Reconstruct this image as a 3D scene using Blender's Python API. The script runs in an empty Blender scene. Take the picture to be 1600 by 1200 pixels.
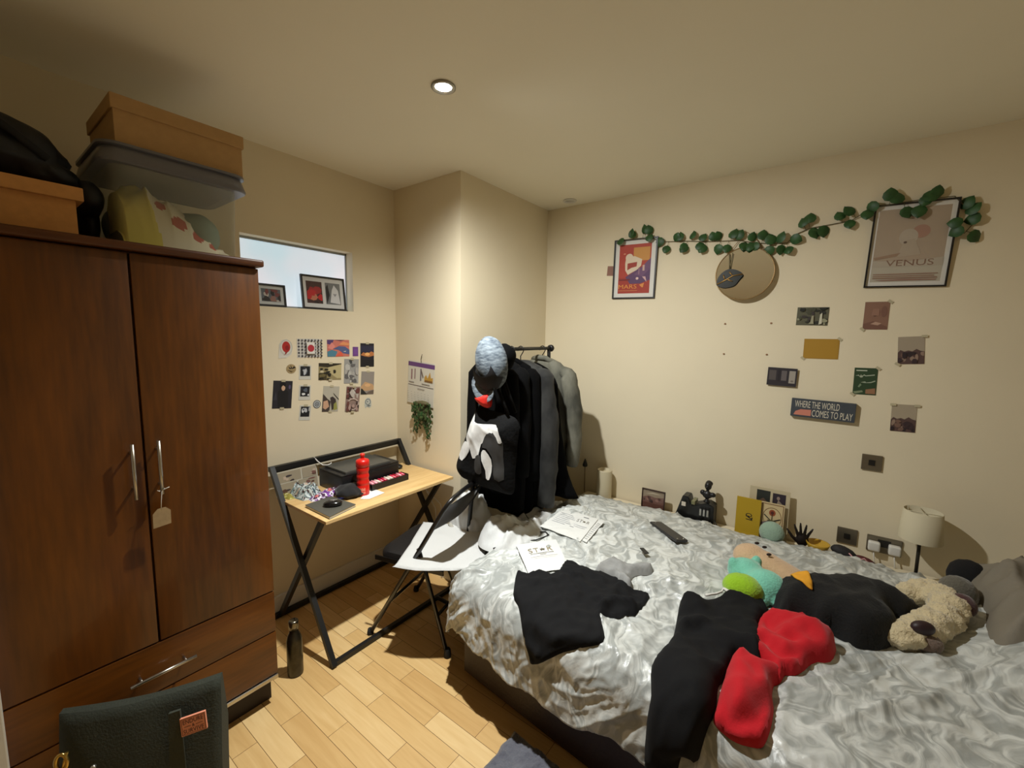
import bpy, bmesh, math, random
import numpy as np
from mathutils import Vector, Matrix, Euler
from mathutils.geometry import delaunay_2d_cdt
random.seed(7)
SC = bpy.context.scene
COL = SC.collection
PI = math.pi
# ---------------------------------------------------------------- camera, world, light level
CAM = np.array([2.39, 0.0, 1.58]); FPX = 664.32
YAW, PITCH, ROLL = math.radians(36.6576), math.radians(6.296), math.radians(0.8324)
_f = np.array([-math.sin(YAW)*math.cos(PITCH), math.cos(YAW)*math.cos(PITCH), -math.sin(PITCH)])
_r0 = np.array([math.cos(YAW), math.sin(YAW), 0.0]); _u0 = np.cross(_r0, _f)
_r = math.cos(ROLL)*_r0 + math.sin(ROLL)*_u0; _u = -math.sin(ROLL)*_r0 + math.cos(ROLL)*_u0
cam = bpy.data.cameras.new('camera'); camo = bpy.data.objects.new('camera', cam); COL.objects.link(camo)
camo.matrix_world = Matrix(((_r[0],_u[0],-_f[0],CAM[0]),(_r[1],_u[1],-_f[1],CAM[1]),(_r[2],_u[2],-_f[2],CAM[2]),(0,0,0,1)))
cam.sensor_width = 36.0; cam.lens = FPX/1600*36.0; cam.clip_start = 0.02
SC.camera = camo
SC.view_settings.view_transform = 'Standard'
try: SC.view_settings.look = 'None'
except Exception: pass
SC.view_settings.gamma = 1.0; SC.view_settings.exposure = 0.0
SC.view_settings.use_curve_mapping = False
W = bpy.data.worlds.new('world'); SC.world = W; W.use_nodes = True
W.node_tree.nodes['Background'].inputs[0].default_value = (1, .86, .68, 1)
W.node_tree.nodes['Background'].inputs[1].default_value = 0.02
SPOT_WIDE = 142.0; SPOT_BEAM = 100.0; SPOT_COLOR = (.965, .985, .955)
WINDOW_STRENGTH = 0.75

# room numbers (metres): left wall x=0, pillar face y=YP, back wall y=YB
YP, XP, YB, H = 1.872, 0.607, 2.82, 2.53

def ray(px, py): return _f*FPX + _r*(px-800) - _u*(py-600)
def PX(px, py, x): d = ray(px, py); return Vector(CAM + d*(x-CAM[0])/d[0])
def PY(px, py, y): d = ray(px, py); return Vector(CAM + d*(y-CAM[1])/d[1])
def PZ(px, py, z): d = ray(px, py); return Vector(CAM + d*(z-CAM[2])/d[2])

# ---------------------------------------------------------------- materials
def lin(c):
    return tuple(((v/255)/12.92 if v/255 <= .04045 else ((v/255+.055)/1.055)**2.4) for v in c)
_mats = {}
def mat(name, c, rough=.6, metal=0, var=0, vscale=20, bump=0, bscale=60, sheen=0, spec=None, alpha=1, trans=0, emit=0, stretch=None, c2=None, coat=0):
    if name in _mats: return _mats[name]
    m = bpy.data.materials.new(name); m.use_nodes = True; nt = m.node_tree; N = nt.nodes; L = nt.links
    b = N['Principled BSDF']; col = lin(c)+(1,)
    b.inputs['Base Color'].default_value = col; b.inputs['Roughness'].default_value = rough; b.inputs['Metallic'].default_value = metal
    if spec is not None: b.inputs['Specular IOR Level'].default_value = spec
    if sheen: b.inputs['Sheen Weight'].default_value = sheen
    if coat: b.inputs['Coat Weight'].default_value = coat
    if trans: b.inputs['Transmission Weight'].default_value = trans
    if alpha < 1: b.inputs['Alpha'].default_value = alpha
    if emit: b.inputs['Emission Color'].default_value = col; b.inputs['Emission Strength'].default_value = emit
    if var or bump:
        tc = N.new('ShaderNodeTexCoord'); mp = N.new('ShaderNodeMapping'); L.new(tc.outputs['Object'], mp.inputs[0])
        if stretch: mp.inputs['Scale'].default_value = stretch
    if var:
        n = N.new('ShaderNodeTexNoise'); n.inputs['Scale'].default_value = vscale; n.inputs['Detail'].default_value = 5; L.new(mp.outputs[0], n.inputs[0])
        cr = N.new('ShaderNodeValToRGB'); L.new(n.outputs[0], cr.inputs[0])
        d = lin(c2) if c2 else tuple(v*(1-var) for v in col[:3])
        cr.color_ramp.elements[0].position = .33; cr.color_ramp.elements[1].position = .67
        cr.color_ramp.elements[0].color = d+(1,); cr.color_ramp.elements[1].color = col
        L.new(cr.outputs[0], b.inputs['Base Color'])
    if bump:
        n2 = N.new('ShaderNodeTexNoise'); n2.inputs['Scale'].default_value = bscale; n2.inputs['Detail'].default_value = 4; L.new(mp.outputs[0], n2.inputs[0])
        bp = N.new('ShaderNodeBump'); bp.inputs['Strength'].default_value = bump; bp.inputs['Distance'].default_value = .01
        L.new(n2.outputs[0], bp.inputs['Height']); L.new(bp.outputs[0], b.inputs['Normal'])
    _mats[name] = m; return m
def flat(c, rough=.6):
    return mat('ink_%d_%d_%d' % c, c, rough)
def glassy(name, tint=(1,1,1), gloss=.12, rough=.03):
    """thin clear sheet: see-through with a Fresnel reflection"""
    if name in _mats: return _mats[name]
    m = bpy.data.materials.new(name); m.use_nodes = True; nt = m.node_tree; N = nt.nodes; L = nt.links; N.clear()
    o = N.new('ShaderNodeOutputMaterial'); mx = N.new('ShaderNodeMixShader'); t = N.new('ShaderNodeBsdfTransparent'); g = N.new('ShaderNodeBsdfGlossy')
    t.inputs[0].default_value = tint+(1,); g.inputs['Roughness'].default_value = rough
    f = N.new('ShaderNodeLayerWeight'); f.inputs[0].default_value = .5; p = N.new('ShaderNodeMath'); p.operation = 'POWER'; p.inputs[1].default_value = 5
    a = N.new('ShaderNodeMath'); a.operation = 'MULTIPLY_ADD'; a.inputs[1].default_value = .9; a.inputs[2].default_value = .04
    L.new(f.outputs['Facing'], p.inputs[0]); L.new(p.outputs[0], a.inputs[0]); L.new(a.outputs[0], mx.inputs[0]); L.new(t.outputs[0], mx.inputs[1]); L.new(g.outputs[0], mx.inputs[2]); L.new(mx.outputs[0], o.inputs[0])
    _mats[name] = m; return m
def wood_mat(name, c1, c2, scale=(14,14,1.2), rough=.35, coat=0):
    if name in _mats: return _mats[name]
    m = bpy.data.materials.new(name); m.use_nodes = True; nt = m.node_tree; N = nt.nodes; L = nt.links; b = N['Principled BSDF']
    tc = N.new('ShaderNodeTexCoord'); mp = N.new('ShaderNodeMapping'); mp.inputs['Scale'].default_value = scale; L.new(tc.outputs['Object'], mp.inputs[0])
    n = N.new('ShaderNodeTexNoise'); n.inputs['Scale'].default_value = 1.0; n.inputs['Detail'].default_value = 7; n.inputs['Distortion'].default_value = .5; L.new(mp.outputs[0], n.inputs[0])
    mp2 = N.new('ShaderNodeMapping'); mp2.inputs['Scale'].default_value = tuple(s*7 for s in scale); L.new(tc.outputs['Object'], mp2.inputs[0])
    n2 = N.new('ShaderNodeTexNoise'); n2.inputs['Scale'].default_value = 1.0; n2.inputs['Detail'].default_value = 3; L.new(mp2.outputs[0], n2.inputs[0])
    ad = N.new('ShaderNodeMix'); ad.inputs[0].default_value = .35; L.new(n.outputs[0], ad.inputs[2]); L.new(n2.outputs[0], ad.inputs[3])
    cr = N.new('ShaderNodeValToRGB'); L.new(ad.outputs[0], cr.inputs[0])
    cr.color_ramp.elements[0].position = .36; cr.color_ramp.elements[1].position = .64
    cr.color_ramp.elements[0].color = lin(c1)+(1,); cr.color_ramp.elements[1].color = lin(c2)+(1,)
    L.new(cr.outputs[0], b.inputs['Base Color']); b.inputs['Roughness'].default_value = rough
    if coat: b.inputs['Coat Weight'].default_value = coat
    _mats[name] = m; return m
def floor_mat():
    m = bpy.data.materials.new('oak_floor'); m.use_nodes = True; nt = m.node_tree; N = nt.nodes; L = nt.links; b = N['Principled BSDF']
    tc = N.new('ShaderNodeTexCoord'); br = N.new('ShaderNodeTexBrick'); L.new(tc.outputs['Object'], br.inputs[0])
    br.offset = .43; br.offset_frequency = 2; br.squash = 1.0
    for k, v in (('Scale',1),('Mortar Size',.0011),('Mortar Smooth',.3),('Bias',0),('Brick Width',.46),('Row Height',.088)): br.inputs[k].default_value = v
    br.inputs['Color1'].default_value = (0,0,0,1); br.inputs['Color2'].default_value = (1,1,1,1); br.inputs['Mortar'].default_value = (.5,.5,.5,1)
    mp = N.new('ShaderNodeMapping'); mp.inputs['Scale'].default_value = (2.2, 26, 1); L.new(tc.outputs['Object'], mp.inputs[0])
    # shift the grain of every board by its own random tone
    ad = N.new('ShaderNodeVectorMath'); ad.operation = 'ADD'; sc = N.new('ShaderNodeVectorMath'); sc.operation = 'SCALE'; sc.inputs['Scale'].default_value = 37
    L.new(br.outputs['Color'], sc.inputs[0]); L.new(mp.outputs[0], ad.inputs[0]); L.new(sc.outputs[0], ad.inputs[1])
    n = N.new('ShaderNodeTexNoise'); n.inputs['Scale'].default_value = 1.6; n.inputs['Detail'].default_value = 6; n.inputs['Distortion'].default_value = .8; L.new(ad.outputs[0], n.inputs[0])
    mx = N.new('ShaderNodeMix'); mx.inputs[0].default_value = .55; L.new(br.outputs['Color'], mx.inputs[2]); L.new(n.outputs[0], mx.inputs[3])
    mx.data_type = 'FLOAT'
    cr = N.new('ShaderNodeValToRGB'); L.new(mx.outputs[0], cr.inputs[0]); e = cr.color_ramp.elements
    e[0].position = .12; e[0].color = lin((196,152,92))+(1,); e[1].position = .85; e[1].color = lin((238,206,150))+(1,)
    k = e.new(.5); k.color = lin((220,182,122))+(1,)
    dk = N.new('ShaderNodeMix'); dk.data_type = 'RGBA'; dk.inputs['B'].default_value = lin((110,74,38))+(1,); L.new(br.outputs['Fac'], dk.inputs[0]); L.new(cr.outputs[0], dk.inputs['A'])
    L.new(dk.outputs['Result'], b.inputs['Base Color']); b.inputs['Roughness'].default_value = .42
    return m
def duvet_mat():
    m = bpy.data.materials.new('leaf_print_satin'); m.use_nodes = True; nt = m.node_tree; N = nt.nodes; L = nt.links; b = N['Principled BSDF']
    tc = N.new('ShaderNodeTexCoord')
    n0 = N.new('ShaderNodeTexNoise'); n0.inputs['Scale'].default_value = 5; n0.inputs['Detail'].default_value = 2; L.new(tc.outputs['UV'], n0.inputs[0])
    mp = N.new('ShaderNodeMix'); mp.data_type = 'RGBA'; mp.inputs[0].default_value = .30; L.new(tc.outputs['UV'], mp.inputs['A']); L.new(n0.outputs['Color'], mp.inputs['B'])
    st = N.new('ShaderNodeMapping'); st.inputs['Scale'].default_value = (30, 11, 1); st.inputs['Rotation'].default_value = (0, 0, .6); L.new(mp.outputs['Result'], st.inputs[0])
    v = N.new('ShaderNodeTexNoise'); v.inputs['Scale'].default_value = 1.0; v.inputs['Detail'].default_value = 5; v.inputs['Distortion'].default_value = 1.2; L.new(st.outputs[0], v.inputs[0])
    cr = N.new('ShaderNodeValToRGB'); L.new(v.outputs[0], cr.inputs[0]); e = cr.color_ramp.elements
    e[0].position = .40; e[0].color = lin((160,163,160))+(1,); e[1].position = .60; e[1].color = lin((212,214,210))+(1,)
    L.new(cr.outputs[0], b.inputs['Base Color']); b.inputs['Roughness'].default_value = .36; b.inputs['Specular IOR Level'].default_value = .6
    n2 = N.new('ShaderNodeTexNoise'); n2.inputs['Scale'].default_value = 42; n2.inputs['Detail'].default_value = 4; n2.inputs['Distortion'].default_value = 1.2; L.new(tc.outputs['UV'], n2.inputs[0])
    bp = N.new('ShaderNodeBump'); bp.inputs['Strength'].default_value = .3; bp.inputs['Distance'].default_value = .004
    L.new(n2.outputs[0], bp.inputs['Height']); L.new(bp.outputs[0], b.inputs['Normal'])
    return m

# ---------------------------------------------------------------- mesh builder
class MB:
    def __init__(s): s.bm = bmesh.new(); s.mats = []
    def mi(s, m):
        if m is None: return 0
        if m not in s.mats: s.mats.append(m)
        return s.mats.index(m)
    def poly(s, pts, m=None, flip=False):
        vs = [s.bm.verts.new(Vector(p)) for p in pts]
        if flip: vs.reverse()
        f = s.bm.faces.new(vs); f.material_index = s.mi(m); return f
    def box(s, a, b, m=None, bev=0, M=None, seg=2):
        t = bmesh.new(); bmesh.ops.create_cube(t, size=1)
        a = Vector(a); b = Vector(b)
        for v in t.verts: v.co = Vector(((a[i]+b[i])/2 + v.co[i]*abs(b[i]-a[i])) for i in range(3))
        if bev: bmesh.ops.bevel(t, geom=t.edges[:], offset=bev, segments=seg, affect='EDGES', profile=.6)
        s.merge(t, m, M)
    def merge(s, t, m=None, M=None):
        k = s.mi(m); mp = {}
        for v in t.verts: mp[v] = s.bm.verts.new(M @ v.co if M else v.co)
        for f in t.faces:
            try: g = s.bm.faces.new([mp[v] for v in f.verts])
            except ValueError: continue
            g.material_index = k; g.smooth = f.smooth
        t.free()
    def tube(s, pts, r, m=None, n=10, closed=False, caps=True):
        P = [Vector(p) for p in pts]; k = s.mi(m); rs = r if isinstance(r, (list, tuple)) else [r]*len(P)
        rings = []; up = None
        for i, p in enumerate(P):
            if closed: t = P[(i+1) % len(P)] - P[i-1]
            else: t = P[min(i+1, len(P)-1)] - P[max(i-1, 0)]
            t.normalize()
            if up is None: up = Vector((0,0,1)) if abs(t.z) < .9 else Vector((1,0,0))
            x = t.cross(up)
            if x.length < 1e-4: x = t.cross(Vector((.3,.9,.1)))
            x.normalize(); y = x.cross(t); up = y
            rings.append([s.bm.verts.new(p + (x*math.cos(2*PI*j/n) + y*math.sin(2*PI*j/n))*rs[i]) for j in range(n)])
        for i in range(len(P) if closed else len(P)-1):
            A, B = rings[i], rings[(i+1) % len(P)]
            for j in range(n):
                f = s.bm.faces.new((A[j], A[(j+1) % n], B[(j+1) % n], B[j])); f.material_index = k; f.smooth = True
        if caps and not closed:
            for R in (rings[0], rings[-1]):
                f = s.bm.faces.new(R); f.material_index = k
    def lathe(s, prof, m=None, n=28, M=None):
        k = s.mi(m); rings = []
        for r, z in prof:
            rings.append([s.bm.verts.new((M or Matrix()) @ Vector((max(r,1e-4)*math.cos(2*PI*j/n), max(r,1e-4)*math.sin(2*PI*j/n), z))) for j in range(n)])
        for A, B in zip(rings, rings[1:]):
            for j in range(n):
                f = s.bm.faces.new((A[j], A[(j+1) % n], B[(j+1) % n], B[j])); f.material_index = k; f.smooth = True
        for R in (rings[0], rings[-1]):
            f = s.bm.faces.new(R); f.material_index = k
    def ell(s, c, r, m=None, M=None, u=20, v=12, fn=None):
        t = bmesh.new(); bmesh.ops.create_uvsphere(t, u_segments=u, v_segments=v, radius=1)
        for w in t.verts:
            q = w.co.copy()
            if fn: q = q*fn(q)
            w.co = Vector((q.x*r[0], q.y*r[1], q.z*r[2]))
        T = Matrix.Translation(Vector(c)) @ (M or Matrix())
        for f in t.faces: f.smooth = True
        s.merge(t, m, T)
    def prism(s, pts, h, m=None, axis='z', M=None, bev=0):
        t = bmesh.new(); vs = [t.verts.new((p[0], p[1], 0)) for p in pts]; f = t.faces.new(vs)
        e = bmesh.ops.extrude_face_region(t, geom=[f]); bmesh.ops.translate(t, verts=[v for v in e['geom'] if isinstance(v, bmesh.types.BMVert)], vec=(0,0,h))
        bmesh.ops.recalc_face_normals(t, faces=t.faces[:])
        if bev: bmesh.ops.bevel(t, geom=t.edges[:], offset=bev, segments=2, affect='EDGES')
        s.merge(t, m, M)
    def text(s, txt, h, M, m=None, width=None, align='CENTER'):
        cu = bpy.data.curves.new('t', 'FONT'); cu.body = txt; cu.align_x = align; cu.align_y = 'CENTER'; cu.size = 1; cu.resolution_u = 3
        o = bpy.data.objects.new('t', cu); COL.objects.link(o); dg = bpy.context.evaluated_depsgraph_get(); me = bpy.data.meshes.new_from_object(o.evaluated_get(dg))
        t = bmesh.new(); t.from_mesh(me)
        if t.verts:
            x0 = min(v.co.x for v in t.verts); x1 = max(v.co.x for v in t.verts); y0 = min(v.co.y for v in t.verts); y1 = max(v.co.y for v in t.verts)
            sy = h/(y1-y0); sx = sy if width is None else width/(x1-x0); cx = (x0+x1)/2; cy = (y0+y1)/2
            for v in t.verts: v.co = Vector(((v.co.x-cx)*sx, 0, (v.co.y-cy)*sy))
            s.merge(t, m, M)
        else: t.free()
        bpy.data.objects.remove(o); bpy.data.curves.remove(cu); bpy.data.meshes.remove(me)
    def xform(s, M):
        for v in s.bm.verts: v.co = M @ v.co
        return s

def lm(o): return Matrix.Translation(o.location) @ o.rotation_euler.to_matrix().to_4x4()
def wm(o):
    M = lm(o)
    while o.parent: o = o.parent; M = lm(o) @ M
    return M
def obj(name, mb, m=None, parent=None, smooth=None, world=True, loc=None, uv=None, weld=0):
    """link the builder as ONE mesh object; world=True: shapes were given in room coordinates"""
    bm = mb.bm
    if weld: bmesh.ops.remove_doubles(bm, verts=bm.verts[:], dist=weld)
    o = bpy.data.objects.new(name, None) if False else None
    if parent is not None and world:
        I = wm(parent).inverted()
        for v in bm.verts: v.co = I @ v.co
    off = None
    if parent is None:
        if loc is None:
            xs = [v.co for v in bm.verts]; lo = Vector((min(c[i] for c in xs) for i in range(3))); hi = Vector((max(c[i] for c in xs) for i in range(3)))
            loc = Vector(((lo.x+hi.x)/2, (lo.y+hi.y)/2, lo.z))
        loc = Vector(loc)
        for v in bm.verts: v.co -= loc
    bmesh.ops.recalc_face_normals(bm, faces=bm.faces[:])
    me = bpy.data.meshes.new(name); bm.to_mesh(me); bm.free()
    ms = mb.mats if mb.mats else ([m] if m else [])
    if m is not None and mb.mats and m not in mb.mats: pass
    for k in ms: me.materials.append(k)
    if smooth is True: me.shade_smooth()
    elif smooth:
        me.shade_smooth(); me.set_sharp_from_angle(angle=math.radians(smooth))
    o = bpy.data.objects.new(name, me); COL.objects.link(o)
    if parent is not None: o.parent = parent
    else: o.location = loc
    return o
def tag(o, label, cat, group=None):
    o['label'] = label; o['category'] = cat
    if group: o['group'] = group
    return o
def struct(o, label=None):
    o['kind'] = 'structure'
    if label: o['label'] = label
    return o
def thing(name, label, cat, loc=(0,0,0), rot=(0,0,0), group=None):
    o = bpy.data.objects.new(name, None); o.empty_display_size = .05; COL.objects.link(o); o.location = loc; o.rotation_euler = rot
    return tag(o, label, cat, group)
def plabel(o, s): o['label'] = s; return o
def dup(root, loc=None, rot=None, label=None, group=None):
    r = root.copy(); COL.objects.link(r)
    if loc is not None: r.location = loc
    if rot is not None: r.rotation_euler = rot
    if label: r['label'] = label
    if group: r['group'] = group
    for ch in [c for c in bpy.data.objects if c.parent == root]:
        c = ch.copy(); COL.objects.link(c); c.parent = r
        for g in [q for q in bpy.data.objects if q.parent == ch]:
            d = g.copy(); COL.objects.link(d); d.parent = c
    return r

# ---------------------------------------------------------------- numpy noise + cloth helpers
_rng = np.random.RandomState(3); _perm = _rng.permutation(256); _perm = np.concatenate([_perm,_perm,_perm]); _ga = _rng.rand(256)*2*PI
def perlin(x, y):
    x = np.asarray(x, float); y = np.asarray(y, float)
    xi = np.floor(x).astype(int); yi = np.floor(y).astype(int); xf = x-xi; yf = y-yi; xi &= 255; yi &= 255
    def g(ix, iy, dx, dy):
        a = _ga[_perm[_perm[ix & 255]+(iy & 255)]]; return np.cos(a)*dx+np.sin(a)*dy
    u = xf**3*(xf*(xf*6-15)+10); v = yf**3*(yf*(yf*6-15)+10)
    a = g(xi,yi,xf,yf); b = g(xi+1,yi,xf-1,yf); c = g(xi,yi+1,xf,yf-1); d = g(xi+1,yi+1,xf-1,yf-1)
    return (a+(b-a)*u)*(1-v)+(c+(d-c)*u)*v
def ridge(x, y): return (1-np.minimum(1, np.abs(perlin(x,y))*2.6))**2
def smooth_outline(pts, n=4):
    P = [np.array(p, float) for p in pts]; N = len(P); out = []
    for i in range(N):
        p0, p1, p2, p3 = P[i-1], P[i], P[(i+1) % N], P[(i+2) % N]
        for k in range(n):
            t = k/n
            out.append(tuple(.5*((2*p1)+(-p0+p2)*t+(2*p0-5*p1+4*p2-p3)*t*t+(-p0+3*p1-3*p2+p3)*t**3)))
    return out
def inside(x, y, poly):
    c = np.zeros(np.shape(x), bool); n = len(poly); j = n-1
    for i in range(n):
        xi, yi = poly[i]; xj, yj = poly[j]
        m = ((yi > y) != (yj > y))
        with np.errstate(divide='ignore', invalid='ignore'):
            c ^= m & (x < (xj-xi)*(y-yi)/((yj-yi) if yj != yi else 1e-12)+xi)
        j = i
    return c
def bdist(x, y, poly):
    d = np.full(np.shape(x), 9.0); n = len(poly)
    for i in range(n):
        ax, ay = poly[i]; bx, by = poly[(i+1) % n]; vx, vy = bx-ax, by-ay; L = vx*vx+vy*vy+1e-12
        t = np.clip(((x-ax)*vx+(y-ay)*vy)/L, 0, 1); d = np.minimum(d, np.hypot(x-ax-t*vx, y-ay-t*vy))
    return d
def cdt(poly, sp):
    P = np.array(poly); x0, y0 = P.min(0); x1, y1 = P.max(0)
    gx, gy = np.meshgrid(np.arange(x0, x1, sp), np.arange(y0, y1, sp*.87)); gx[1::2] += sp/2
    gx = gx.ravel(); gy = gy.ravel(); k = inside(gx, gy, poly); gx, gy = gx[k], gy[k]; k = bdist(gx, gy, poly) > sp*.45; gx, gy = gx[k], gy[k]
    V = [Vector(p) for p in poly]+[Vector((a, b)) for a, b in zip(gx, gy)]; n = len(poly)
    r = delaunay_2d_cdt(V, [(i, (i+1) % n) for i in range(n)], [], 1, 1e-6)
    vs = np.array([tuple(v) for v in r[0]]); return vs, r[2]
def puff(mb, poly, fn, m, sp=.012, back=None):
    """fill an outline with a fine mesh, fn(x,y,d)->world points (n,3); back(x,y,d) closes the other side"""
    vs, fs = cdt(poly, sp); d = bdist(vs[:,0], vs[:,1], poly); k = mb.mi(m)
    for g in ([fn] if back is None else [fn, back]):
        Q = g(vs[:,0], vs[:,1], d); bv = [mb.bm.verts.new(q) for q in Q]
        for f in fs:
            try: q = mb.bm.faces.new([bv[i] for i in f])
            except ValueError: continue
            q.material_index = k; q.smooth = True

# ---------------------------------------------------------------- pictures on walls
WALLS = {'A': (lambda p: PX(p[0], p[1], 0.0), PI/2), 'P': (lambda p: PY(p[0], p[1], YP), 0.0), 'B': (lambda p: PY(p[0], p[1], YB), 0.0)}
def wallrect(w, q):
    """q: four image corners tl,tr,br,bl or a box -> centre, width, height, tilt, heading on that wall"""
    if len(q) == 4 and not hasattr(q[0], '__len__'): x0, y0, x1, y1 = q; q = [(x0,y0),(x1,y0),(x1,y1),(x0,y1)]
    un, hd = WALLS[w]; P = [un(p) for p in q]; c = sum(P, Vector())/4
    uax = Vector((math.cos(hd), math.sin(hd), 0))
    wd = ((P[1]-P[0]).length+(P[2]-P[3]).length)/2; ht = ((P[3]-P[0]).length+(P[2]-P[1]).length)/2
    e = (P[1]-P[0])+(P[2]-P[3]); tilt = math.atan2(e.z, e.dot(uax)); return c, wd, ht, tilt, hd
def paint(mb, w, h, items, y0, step=.0003):
    """decorate the face of a card (X right, Z up, viewer on -Y); item coordinates run 0..1 from the lower left"""
    y = y0
    for it in items:
        y -= step; k = it[0]
        X = lambda u: (u-.5)*w
        Z = lambda v: (v-.5)*h
        if k == 'r': pts = [(it[1],it[2]),(it[3],it[2]),(it[3],it[4]),(it[1],it[4])]; c = it[5]
        elif k == 'e': pts = [(it[1]+it[3]*math.cos(a*2*PI/20), it[2]+it[4]*math.sin(a*2*PI/20)) for a in range(20)]; c = it[5]
        elif k == 'p': pts = it[1]; c = it[2]
        elif k == 't':
            mb.text(it[1], it[4]*h, Matrix.Translation((X(it[2]), y, Z(it[3]))), flat(it[5]), width=it[6]*w if len(it) > 6 else None); continue
        elif k == 'o':   # ring
            n = 28; o = [(it[1]+it[3]*math.cos(a*2*PI/n), it[2]+it[4]*math.sin(a*2*PI/n)) for a in range(n)]; i2 = [(it[1]+it[3]*it[5]*math.cos(a*2*PI/n), it[2]+it[4]*it[5]*math.sin(a*2*PI/n)) for a in range(n)]
            for a in range(n):
                b = (a+1) % n; mb.poly([(X(o[a][0]),y,Z(o[a][1])),(X(o[b][0]),y,Z(o[b][1])),(X(i2[b][0]),y,Z(i2[b][1])),(X(i2[a][0]),y,Z(i2[a][1]))], flat(it[6]))
            continue
        mb.poly([(X(u), y, Z(v)) for u, v in pts], flat(c))
def blotch(seed, cols, n=14, box=(0,0,1,1), smin=.08, smax=.25):
    """a soft photograph seen from afar: overlapping irregular patches kept inside the picture"""
    R = random.Random(seed); out = []
    for i in range(n):
        cx = R.uniform(box[0], box[2]); cy = R.uniform(box[1], box[3]); a = R.uniform(smin, smax); b = R.uniform(smin, smax); ph = R.random()*6; pts = []
        for k in range(9):
            t = 2*PI*k/9; q = R.uniform(.7, 1.2)
            pts.append((min(box[2], max(box[0], cx+a*q*math.cos(t+ph))), min(box[3], max(box[1], cy+b*q*math.sin(t+ph)))))
        A = sum(pts[k-1][0]*pts[k][1]-pts[k][0]*pts[k-1][1] for k in range(9))
        if abs(A) > .002: out.append(('p', pts, R.choice(cols)))
    return out
TAPE = mat('clear_tape', (190,180,150), .35)
def card(name, label, cat, w, q, base, items=(), group=None, th=.0012, tapes=(), shape=None, gap=.0005, rot=None, c=None, wd=None, ht=None):
    if q is not None: c, wd, ht, tilt, hd = wallrect(w, q); rot = (0, -tilt, hd)
    nrm = Vector((math.sin(rot[2]), -math.cos(rot[2]), 0)) if w else Vector()
    t = tag(bpy.data.objects.new('x', None), label, cat, group)
    mb = MB()
    if shape == 'disc':
        mb.prism([(wd/2*math.cos(a*2*PI/28), ht/2*math.sin(a*2*PI/28)) for a in range(28)], th, flat(base), M=Matrix.Rotation(PI/2, 4, 'X'))
    elif shape: mb.prism([((u-.5)*wd, (v-.5)*ht) for u, v in shape], th, flat(base), M=Matrix.Rotation(PI/2, 4, 'X'))
    else: mb.box((-wd/2, -th, -ht/2), (wd/2, 0, ht/2), flat(base))
    paint(mb, wd, ht, items, -th)
    bpy.data.objects.remove(t)
    if tapes:
        o = thing(name, label, cat, c+nrm*gap, rot, group)
        obj('print', mb, None, o, world=False)
        for (u, v, a) in tapes:
            m2 = MB(); m2.box((-.011, -.0004, -.006), (.011, 0, .006), TAPE); m2.xform(Matrix.Translation(((u-.5)*wd, -th-.0002-.0003*len(items), (v-.5)*ht)) @ Matrix.Rotation(a, 4, 'Y'))
            obj('tape', m2, None, o, world=False)
    else:
        o = obj(name, mb, None, None, loc=(0,0,0)); o.location = c+nrm*gap; o.rotation_euler = rot; tag(o, label, cat, group)
    return o
def frame(name, label, cat, c, wd, ht, rot, items, fw=.012, fd=.018, fcol=None, base=(225,222,214), group=None, glaze=True):
    """picture frame: local X right, Z up, viewer on -Y, back on y=0"""
    o = thing(name, label, cat, c, rot, group); fm = fcol or mat('black_frame', (26,24,24), .4)
    a, b = wd/2, ht/2; mb = MB()
    for lo, hi in (((-a,-fd,-b),(a,0,-b+fw)), ((-a,-fd,b-fw),(a,0,b)), ((-a,-fd,-b+fw),(-a+fw,0,b-fw)), ((a-fw,-fd,-b+fw),(a,0,b-fw))): mb.box(lo, hi, fm)
    obj('picture_frame', mb, None, o, world=False)
    iw, ih = wd-2*fw, ht-2*fw
    mb = MB(); mb.box((-iw/2, -fd*.45, -ih/2), (iw/2, -.002, ih/2), flat(base)); paint(mb, iw, ih, items, -fd*.45, .0002)
    obj('print', mb, None, o, world=False)
    if glaze:
        mb = MB(); y = -fd*.45-.0002*(len(items)+2); mb.poly([(-iw/2, y, -ih/2), (iw/2, y, -ih/2), (iw/2, y, ih/2), (-iw/2, y, ih/2)])
        obj('glazing', mb, glassy('picture_glass'), o, world=False)
    return o
# ================================================================ the room
WALLM = mat('wall_paint', (232,219,190), .75, var=.03, vscale=3, bump=.04, bscale=180)
CEILM = mat('ceiling_paint', (248,242,222), .85, var=.02, vscale=2)
TRIMM = mat('white_gloss_paint', (226,224,216), .4)
XR, YF, TH = 3.95, -1.5, .12
b = MB(); b.box((-TH,YF,-.06), (XR,YB,0), floor_mat()); struct(obj('floor', b, loc=(0,0,0)), 'light oak plank floor')
b = MB(); b.box((-TH,YF,H), (XR,YB+TH,H+.08), CEILM); struct(obj('ceiling', b))
# left wall with the borrowed-light opening
NY0, NY1, NZ0, NZ1 = .93, 1.553, 1.722, 2.078
b = MB()
for lo, hi in (((-TH,YF,0),(0,NY0,H)), ((-TH,NY1,0),(0,YB,H)), ((-TH,NY0,0),(0,NY1,NZ0)), ((-TH,NY0,NZ1),(0,NY1,H))): b.box(lo, hi, WALLM)
struct(obj('wall_left', b))
b = MB(); b.box((0,YP,0), (XP,YB,H), WALLM); struct(obj('wall_pillar', b), 'boxed-in pillar in the corner')
b = MB(); b.box((-TH,YB,0), (XR+TH,YB+TH,H), WALLM); struct(obj('wall_back', b))
b = MB(); b.box((XR,YF,0), (XR+TH,YB,H), WALLM); struct(obj('wall_right', b))
b = MB(); b.box((-TH,YF-TH,0), (XR+TH,YF,H), WALLM); struct(obj('wall_front', b))
b = MB(); b.box((0,.77,0), (.016,YP,.115), TRIMM, .003); struct(obj('baseboard_left', b))
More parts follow.
